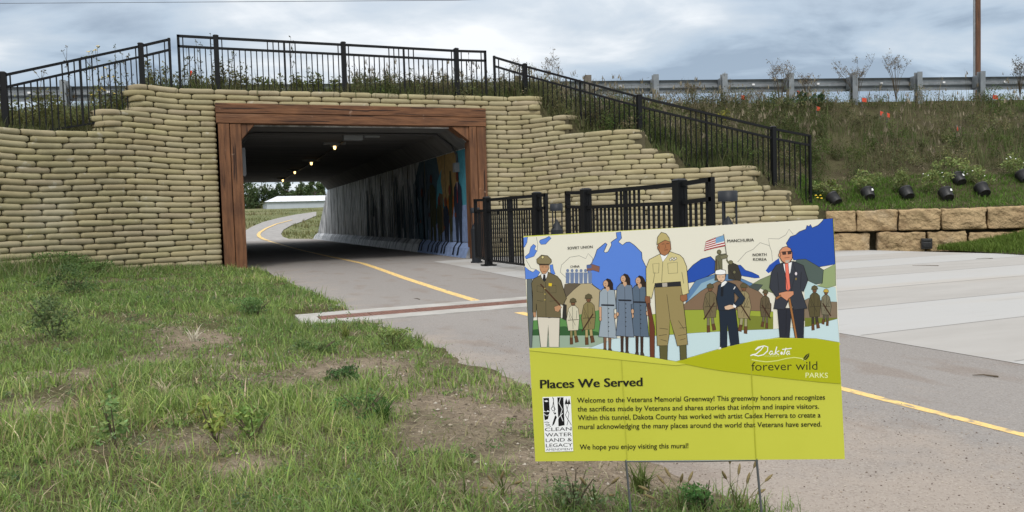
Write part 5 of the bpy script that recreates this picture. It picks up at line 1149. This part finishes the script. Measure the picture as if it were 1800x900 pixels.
def stalk(P,H_,label,flowers=(.75,.55,.05),leafc=(.10,.13,.04),fl=True,seed=0,group='tall weeds behind the railings',wid=.10):
    t=plantname(label,P,group); rr=random.Random(seed); m_=MB(); l=Acc(); q=np.array(P,float); pts=[q.copy()]
    for i in range(6): q=q+np.array([rr.uniform(-.03,.03),rr.uniform(-.03,.03),H_/6]); pts.append(q.copy())
    m_.tube(pts,np.linspace(.008,.003,7),5)
    for k in range(7):
        i=rr.randint(2,5); a2=rr.uniform(0,6.28); b=pts[i]; e_=b+np.array([math.cos(a2)*wid,math.sin(a2)*wid,wid*1.6]); m_.tube([b,e_],[.004,.002],4)
        pts.append(e_)
    m_.build('stem',mat_stem,t,fixn=False)
    V=[];C_=[]
    R_=np.random.default_rng(seed+5)
    for p in pts[1:]:
        k=5; d=R_.normal(size=(k,3)); d/=np.linalg.norm(d,axis=1,keepdims=True); s_=np.cross(d,R_.normal(size=(k,3))); s_/=np.linalg.norm(s_,axis=1,keepdims=True); L_=.055*(.6+.8*R_.random((k,1)))
        V.append(np.stack([p+0*d,p+d*L_*.5+s_*L_*.18,p+d*L_,p+d*L_*.5-s_*L_*.18],1)); C_.append(np.repeat(np.array(leafc)*(.7+.6*R_.random((k,1))),4,0))
    V=np.concatenate(V).reshape(-1,3); tri_mesh('leaf',V,np.arange(len(V)).reshape(-1,4),MT['leaf'],np.vstack(C_),t)
    if fl:
        m2=MB()
        for p in [pts[6]]+pts[-4:]:
            for a_ in range(3): e_=p+np.array([rr.uniform(-.03,.03),rr.uniform(-.03,.03),rr.uniform(0,.03)]); m2.tube([e_,e_+np.array([0,0,.012])],[.016,.004],6)
        m2.build('flower',MT['yfl'],t,fixn=False)
MT['yfl']=mat('yellow_petal',(.80,.55,.04),.6); MT['wfl']=mat('white_petal',(.75,.76,.72),.6)
def lw(px,pytop,back_,label,seed,fl=True,base_=None,lc=(.11,.13,.045)):
    # plant behind the left railing whose tip reaches the given photo point
    s,p=wall_hit(px,pytop,back_); b=slope_z(p[0],p[1]) or 2.8; stalk((p[0],p[1],b),max(.3,p[2]-b),label,fl=fl,seed=seed,leafc=lc)
lw(118,82,.5,'tall weed with reddish tip rising over the left railing, farthest left of the tall ones',1,False,lc=(.13,.10,.06))
lw(152,92,.6,'weed with a yellow flower crown reaching the left railing top rail',2)
lw(175,84,.45,'tallest yellow-flowered weed in the middle of the left railing',3)
lw(203,82,.6,'thin bare-tipped weed behind the right half of the left railing',4,False)
lw(66,122,.6,'fluffy-headed weed near the left end of the left railing',5,False,lc=(.15,.13,.08))
lw(190,120,.4,'bushy weed with yellow blossoms low behind the left railing',6)
lw(222,95,.7,'dry pointed weed beside the thick post of the left railing',7,False,lc=(.14,.12,.06))
def tw_(px,pytop,Yp,label,seed,lc=(.085,.09,.045)):
    p=ony(px,pytop,Yp); b=slope_z(p[0],p[1]) or 3.6; stalk((p[0],p[1],b),p[2]-b,label,fl=False,seed=seed,leafc=lc,wid=.08)
tw_(345,72,18.1,'tall thin weed behind the first bay of the level railing',11); tw_(372,58,18.3,'tallest weed, just left of the first post of the level railing',12); tw_(513,66,18.0,'leafy tall weed crossing the rails over the lintel middle',13); tw_(330,84,18.2,'weed with a narrow head at the left end of the level railing',14); tw_(398,92,18.0,'weed with leafy side shoots right of the first level-railing post',15,(.11,.13,.04)); tw_(828,92,18.2,'fine dry weed at the right end of the level railing',16,(.12,.10,.07)); tw_(718,122,18.0,'leafy weed between the second and third level-railing posts',17,(.09,.12,.035)); tw_(545,120,18.0,'broad-leaved weed left of the middle post of the level railing',18,(.09,.12,.035))
# shrubs at the foot and on the lawn
def bush(px,py,label,hh,rad,c,n=420,leaf=.02,Z=.08,cat='plant',name='lawn_weed',cl=9,grp=None,P=None,stems=7):
    if P is None: P=onz(px,py,Z); P=np.array([P[0],P[1],float(lawn_z(np.array(P[0]),np.array(P[1])))])
    t=thing(name,label,cat,tuple(P),grp); V,T,cc=leafcloud(n,P+np.array([0,0,hh*.55]),(rad,rad,hh*.5),leaf,int(px*7+py),cl,c,.6); tri_mesh('leaf',V,T,MT['leaf'],cc,t)
    m_=MB(); rr=random.Random(int(px)); 
    for k in range(stems):
        a2=rr.uniform(0,6.28); m_.tube([P-np.array([0,0,.01]),P+np.array([math.cos(a2)*rad*.35,math.sin(a2)*rad*.35,hh*.5]),P+np.array([math.cos(a2)*rad*.7,math.sin(a2)*rad*.7,hh*.9])],[.004,.003,.0015],4)
    m_.build('stem',mat_stem,t,fixn=False); return t
bush(95,490,'large feathery green weed against the foot of the left wing wall',.42,.55,(.10,.18,.05),2600,.018)
bush(130,520,'dark bushy weed in front of the left wall with a bare stem',.36,.30,(.085,.14,.045),1500,.016)
bush(165,495,'green weed beside the big feathery one at the wall foot',.30,.32,(.10,.17,.045),1300,.016)
bush(95,602,'small shrubby weed with a bare dark stem in the left lawn',.30,.20,(.10,.145,.055),1100,.013)
bush(596,668,'small dark green cushion weed on bare soil in the middle of the lawn',.08,.10,(.07,.14,.045),700,.008)
bush(448,550,'rounded green weed in the lawn before the left timber post',.16,.22,(.11,.19,.06),1000,.012)
bush(445,770,'bright broad-leaved weed in the front lawn',.12,.10,(.18,.27,.07),300,.012)
bush(205,790,'pale upright leafy weed in the front left lawn',.20,.06,(.17,.26,.09),200,.013,stems=3)
bush(380,775,'yellow-green grassy weed with an upright spike in the front lawn',.16,.07,(.24,.29,.07),170,.013,stems=4)
bush(560,615,'low leafy weed near the trench drain end',.10,.16,(.12,.19,.06),700,.010)
bush(690,600,'tuft of yellow-green weeds over the edge of the path by the drain',.13,.16,(.18,.24,.07),900,.010)
bush(1010,880,'grey-green leafy weed left of the wire stake',.11,.09,(.14,.20,.085),420,.007)
bush(1240,880,'green pinnate-leaved weed under the middle of the sign',.085,.075,(.09,.19,.055),600,.007,Z=.05)
bush(640,730,'dark green grassy clump on the lawn beside the bare patch',.12,.14,(.08,.16,.045),500,.008)
# grass clump and foxtails under the sign
def clump(px,py,label,n,h,w_,colr,Z=.05,cat='plant',name='grass_clump',lean=1.0,seed=3):
    P=onz(px,py,Z); P[2]=float(lawn_z(np.array(P[0]),np.array(P[1]))) if P[0]<edge_x(P[1]) else .0
    R_=np.random.default_rng(seed); b=np.repeat([P],n,0)+np.c_[R_.normal(size=(n,2))*.012,np.zeros(n)]; hg=h*(.5+.6*R_.random(n)); c=np.array(colr)*(.65+.7*R_.random((n,1)))
    global rng; V,T,C_=blades(b,hg,w_*(.6+.6*R_.random(n)),hg*lean*(.3+.8*R_.random(n)),R_.random(n)*6.28,c,segs=5); t=tri_mesh(name,V,T,MT['grass'],C_); tag(t,label,cat); return P
clump(1128,850,'spiky grass clump behind the left leg of the wire stake',60,.13,.006,(.12,.16,.045))
clump(343,600,'pale dead white grass tuft in the lawn',26,.16,.010,(.50,.46,.36),Z=.08,lean=1.3,seed=8)
clump(290,700,'flattened straw tuft in the middle of the lawn',26,.12,.006,(.42,.36,.25),Z=.08,lean=1.8,seed=9)
clump(675,735,'dark green tall grass clump beside the bare soil patch',70,.15,.007,(.055,.125,.025),Z=.08,seed=10)
clump(608,590,'yellowish grass clump in front of the trench drain',60,.15,.009,(.16,.19,.05),Z=.06,seed=12)
clump(735,600,'green grass clump by the concrete collar of the drain',50,.12,.008,(.12,.15,.04),Z=.03,seed=13)
def foxtail(px,py,tips,label,seed):
    P=onz(px,py,.04); P[2]=0.0 if P[0]>edge_x(P[1]) else float(lawn_z(np.array(P[0]),np.array(P[1]))); t=thing('foxtail_grass',label,'plant',tuple(P),'foxtail grasses round the sign'); m_=MB();h_=MB(); dep=(P-CP)@fw; R_=random.Random(seed)
    for (tx,ty) in tips:
        e_=CP+ray(tx,ty)*(dep+R_.uniform(-.05,.05)); mid=P*.4+e_*.6+np.array([R_.uniform(-.01,.01),0,.01]); m_.tube([P,mid,e_],[.0016,.0012,.0008],5)
        d=(e_-mid);d/=np.linalg.norm(d); h_.tube([e_-d*.002,e_+d*.006,e_+d*.018,e_+d*.028,e_+d*.034],[.001,.0042,.0046,.003,.0006],8)
    n=12; rr2=np.random.default_rng(seed); V,T,C_=blades(np.repeat([P],n,0),.08*(.5+rr2.random(n)),np.full(n,.005),.05*rr2.random(n),rr2.random(n)*6.28,np.array((.10,.15,.04))*(.7+.6*rr2.random((n,1)))); tri_mesh('blade',V,T,MT['grass'],C_,t)
    m_.build('stem',MT['stalkg'],t,fixn=False); h_.build('seed_head',MT['foxt'],t,fixn=False)
MT['stalkg']=mat('grass_stalk',(.17,.16,.07),.8,noise=30); MT['foxt']=mat('foxtail_head',(.15,.11,.05),.9,noise=200,col2=(.24,.19,.09))
foxtail(1296,893,[(1277,842),(1298,834),(1325,822),(1313,850),(1283,815),(1345,846),(1331,868)],'group of tall foxtail stems with brown heads inside the right stake leg',1)
foxtail(1195,896,[(1178,838),(1196,848),(1168,850),(1210,846),(1140,862),(1150,876)],'foxtail grass with curved yellowish heads behind the spiky clump',2)
foxtail(1045,893,[(1075,850),(1030,852),(1064,872),(1018,862)],'small foxtail grass left of the left stake leg',3)
foxtail(885,885,[(880,842),(868,850),(905,850),(895,868),(858,858),(925,872)],'foxtail grass at the front edge of the lawn left of the sign',4)
foxtail(818,892,[(816,868),(835,874),(800,866)],'short foxtail grass in the front lawn, farthest from the sign',5)
clump(1385,893,'tiny green sprig alone on the sandy path at the bottom',14,.05,.005,(.17,.24,.08),Z=0,seed=22)
# ---- nursery pots with shrubs, tipped on the planted ledge
def potted(px,py,label,seed,has_tag,fl,rollx):
    P=slope_hit(px,py+9); 
    if P is None: return
    R_=random.Random(seed); t=thing('potted_shrub',label,'potted plant',tuple(P),'tipped nursery pots on the planted ledge')
    # axis: pot bottom faces the viewer, opening up-slope
    ax=np.array([math.sin(YAW+rollx),math.cos(YAW+rollx),.80]); ax/=np.linalg.norm(ax); C0=P+np.array([0,0,.09])-ax*.06
    m_=MB(); m_.tube([C0,C0+ax*.005,C0+ax*.22,C0+ax*.222,C0+ax*.25,C0+ax*.25,C0+ax*.2],[.105,.11,.132,.142,.142,.128,.12],22,cap=True); pot=m_.build('pot',MT['pot'],t)
    m_=MB(); u=np.cross(ax,[0,0,1]);u/=np.linalg.norm(u);vv_=np.cross(u,ax)
    for k in range(5): a2=k*1.2566; q=C0+(u*math.cos(a2)+vv_*math.sin(a2))*.078-ax*.004; m_.tube([q,q+ax*.006],.016,8)
    m_.build('drain_hole',MT['soilblack'],pot)
    if has_tag:
        nrm_=-ax*.3+vv_*1.0; nrm_/=np.linalg.norm(nrm_); q=C0+ax*.15+(vv_*.82+u*.42)*.132; e1=u*.030; e2=ax*.035; m_=MB(); m_.hexa([q-e1-e2,q+e1-e2,q+e1+e2,q-e1+e2]+[z+vv_*.004 for z in (q-e1-e2,q+e1-e2,q+e1+e2,q-e1+e2)]); m_.build('plant_tag',MT['tag'],t)
    f=C0+ax*.40+np.array([R_.uniform(-.06,.06)+math.sin(YAW)*.12,math.cos(YAW)*.12,.05]); f=f+np.array([0,0,.07]); V,T,cc=leafcloud(650,f,(.33,.26,.22),.028,seed+50,9,(.17,.215,.07),.7); tri_mesh('foliage',V,T,MT['leaf'],cc,t)
    m_=MB()
    for k in range(7): q=f+np.array([R_.uniform(-.2,.2),R_.uniform(-.15,.15),R_.uniform(-.02,.18)]); m_.tube([C0+ax*.2,C0*.4+q*.6,q],[.006,.004,.002],4)
    m_.build('stem',mat_stem,t,fixn=False)
    if fl:
        m_=MB()
        for k in range(6): q=f+np.array([R_.uniform(-.28,.28),R_.uniform(-.2,.2),R_.uniform(0,.20)]); m_.tube([q,q+np.array([0,0,.014])],[.017,.004],6)
        m_.build('blossom',MT['wfl'],t,fixn=False)
potted(1470,352,'untagged black nursery pot lying nearest the sandbag wall end',1,False,False,-.35); potted(1528,343,'white-tagged nursery pot lying second from the sandbag wall',2,True,False,.12)
potted(1597,342,'untagged nursery pot in the middle of the lower row above the blocks',3,False,False,.0); potted(1666,344,'white-tagged nursery pot in the lower row, directly below the higher pot',4,True,True,.1)
potted(1688,317,'white-tagged nursery pot lying highest on the bank',5,True,False,-.05); potted(1730,336,'grey dusty nursery pot with white-blossomed shrub at the right',6,False,True,.05); potted(1803,313,'nursery pot cut by the right edge of the view',7,False,True,0)
# marigolds in a dark patch by the fence end
P=slope_hit(1436,352); t=thing('flower_plant','small plant with bright yellow flowers at the end of the sloping railing','plant',tuple(P)); V,T,cc=leafcloud(160,P+np.array([0,0,.08]),(.2,.2,.1),.03,77,5,(.035,.06,.03),.5); tri_mesh('leaf',V,T,MT['leaf'],cc,t)
m_=MB()
for q in ((1431,353),(1436,349),(1438,354),(1428,349)): e_=slope_hit(q[0],q[1]); e_=e_+np.array([-fw[0]*.2,-fw[1]*.2,.06]); m_.tube([e_,e_+np.array([0,0,.02])],[.028,.012],8)
m_.build('flower',MT['yfl'],t,fixn=False)
bush(1448,335,'yellow-green shrub beside the lower end of the sloping railing',.35,.3,(.13,.16,.04),300,.035,P=slope_hit(1448,345),name='bank_shrub')
bush(1405,178,'dark green broad-leaved plant at the crest under the guardrail',.42,.5,(.035,.075,.028),420,.07,P=slope_hit(1405,192),name='bank_shrub')
bush(1275,205,'bright yellow-green weed above the sloping railing on the bank',.45,.22,(.17,.17,.03),260,.04,P=slope_hit(1275,222),name='bank_shrub')
# ---- survey flags
def flag(px,py,label,stake=False,h=.35,sz=.13,i=0):
    P=slope_hit(px,py+22) if slope_hit(px,py+22) is not None else np.array([*(railp(px,py)-rn*.3),3.86])
    depth=(P-CP)@fw; F0=CP+ray(px,py)*depth; t=thing('survey_flag',label,'marker flag',tuple(P),'orange marker flags on the embankment'); m_=MB(); m_.tube([P-np.array([0,0,.05]),F0+np.array([0,0,.06])],.006,5); m_.build('wire',MT['wire'],t)
    R_=random.Random(i); d=RT*math.cos(R_.uniform(-.7,.7))+fw*math.sin(R_.uniform(-.7,.7)); m_=MB(); n=5; vs=[]
    for k in range(n): u=k/(n-1); b=F0+d*sz*u*(.55 if stake else .8)+fw*.02*math.sin(u*5); vs+=[b+np.array([0,0,.06-.04*u]),b+np.array([0,0,-.05-.04*u])]
    m_.add(vs,[(2*k,2*k+1,2*k+3,2*k+2) for k in range(n-1)],0,True); m_.build('flag_cloth',MT['flag'],t)
    if stake: q=F0+RT*.10; m_=MB(); m_.box((q[0]-.02,q[1]-.02,P[2]-.1),(q[0]+.02,q[1]+.02,q[2]+.03)); m_.build('stake',MT['oldwood'],t)
for i,(a,b,l,s) in enumerate([(1547,198,'larger orange marker flag of the close pair on the bank',False),(1559,201,'narrower orange marker flag right beside the larger one',False),(1681,224,'orange marker flag tied beside a grey wooden stake',True),(1435,190,'orange marker flag beside the dark broad-leaved crest plant',False),(1515,175,'orange marker flag at the crest below a guardrail post',False),(1303,170,'orange marker flag standing clear against the sky at the crest',False),(1401,162,'small orange marker flag just under the guardrail beam above the dark plant',False),(1745,170,'faint orange marker flag near the utility pole',False),(333,124,'orange marker flag seen through the level railing',False)]):
    if a==333:
        F0=ony(333,124,18.9); P=np.array([F0[0],F0[1],slope_z(F0[0],F0[1]) or 3.6]); t=thing('survey_flag',l,'marker flag',tuple(P),'orange marker flags on the embankment'); m_=MB(); m_.tube([P,F0],.006,5); m_.build('wire',MT['wire'],t); m_=MB(); m_.prism([F0,F0+RT*.06,F0+RT*.05-UP*.13,F0-UP*.12],fw*.004); m_.build('flag_cloth',MT['flag'],t)
    else: flag(a,b,l,s,i=i)
# grass mound in front of the block wall at the right
r=np.random.default_rng(33); n=2600; 
a0=onz(1650,438,.02);a1=onz(1900,452,.02); u=r.random(n); wv=r.random(n)
front=np.array(a0)[None]*(1-u[:,None])+np.array(a1)[None]*u[:,None]; bk=np.array([blk0+bd*(tpx(1690)+(tpx(2000)-tpx(1690))*q) for q in u])
def mound_z(u,w_): return .01+.62*np.clip(u,0,1)**1.1*np.clip(w_*1.5,0,1)
xy=front[:,:2]*(1-wv[:,None])+bk*wv[:,None]; z=mound_z(u,wv); per=7
gu=np.linspace(0,1.0,16);gw=np.linspace(0,1.15,12);V=[]
for q in gu:
    f_=np.array(a0)*(1-q)+np.array(a1)*q; b_=blk0+bd*(tpx(1690)+(tpx(2000)-tpx(1690))*q)
    for w_ in gw: V.append((*(f_[:2]*(1-w_)+b_*w_),float(mound_z(np.array(q),np.array(w_)))))
idx=np.arange(len(V)).reshape(16,12);T=np.stack([idx[:-1,:-1],idx[:-1,1:],idx[1:,1:],idx[1:,:-1]],-1).reshape(-1,4)
o=tri_mesh('turf_ground',np.array(V),T,MT['slope'],smooth=True); o['kind']='structure'
X=np.repeat(np.c_[xy,z],per,0); X[:,:2]+=r.normal(size=(n*per,2))*.05; hg=.13*(.4+.9*r.random(n*per)); V,T,C_=blades(X,hg,.011*(.6+.8*r.random(n*per)),hg*r.random(n*per),r.random(n*per)*6.28,np.array((.085,.15,.022))*(.65+.7*r.random((n*per,1)))+np.array((.04,.02,.01))*r.random((n*per,1)))
o=tri_mesh('turf_grass',V,T,MT['grass'],C_); o['kind']='stuff'; tag(o,'bright green grass growing against the stone block wall','grass')
# small debris on the paving
r=random.Random(5); 
def twig(px,py,l,label,Z=.008):
    p=onz(px,py,Z); a2=r.uniform(0,3.1); m_=MB(); m_.tube([p,p+np.array([math.cos(a2)*l*.5,math.sin(a2)*l*.5+.01,.006]),p+np.array([math.cos(a2)*l,math.sin(a2)*l,.004])],[.005,.004,.002],6); o=m_.build('twig',mat_stem); tag(o,label,'twig')
twig(738,526,.12,'short dark twig lying on the asphalt left of the yellow line',.004); twig(1650,467,.35,'long curved twig on the pale paving near the stone wall'); twig(1755,662,.12,'brown twig on the asphalt at the right edge',.004); twig(1745,454,.30,'dry twig on the paving near the grass at right')
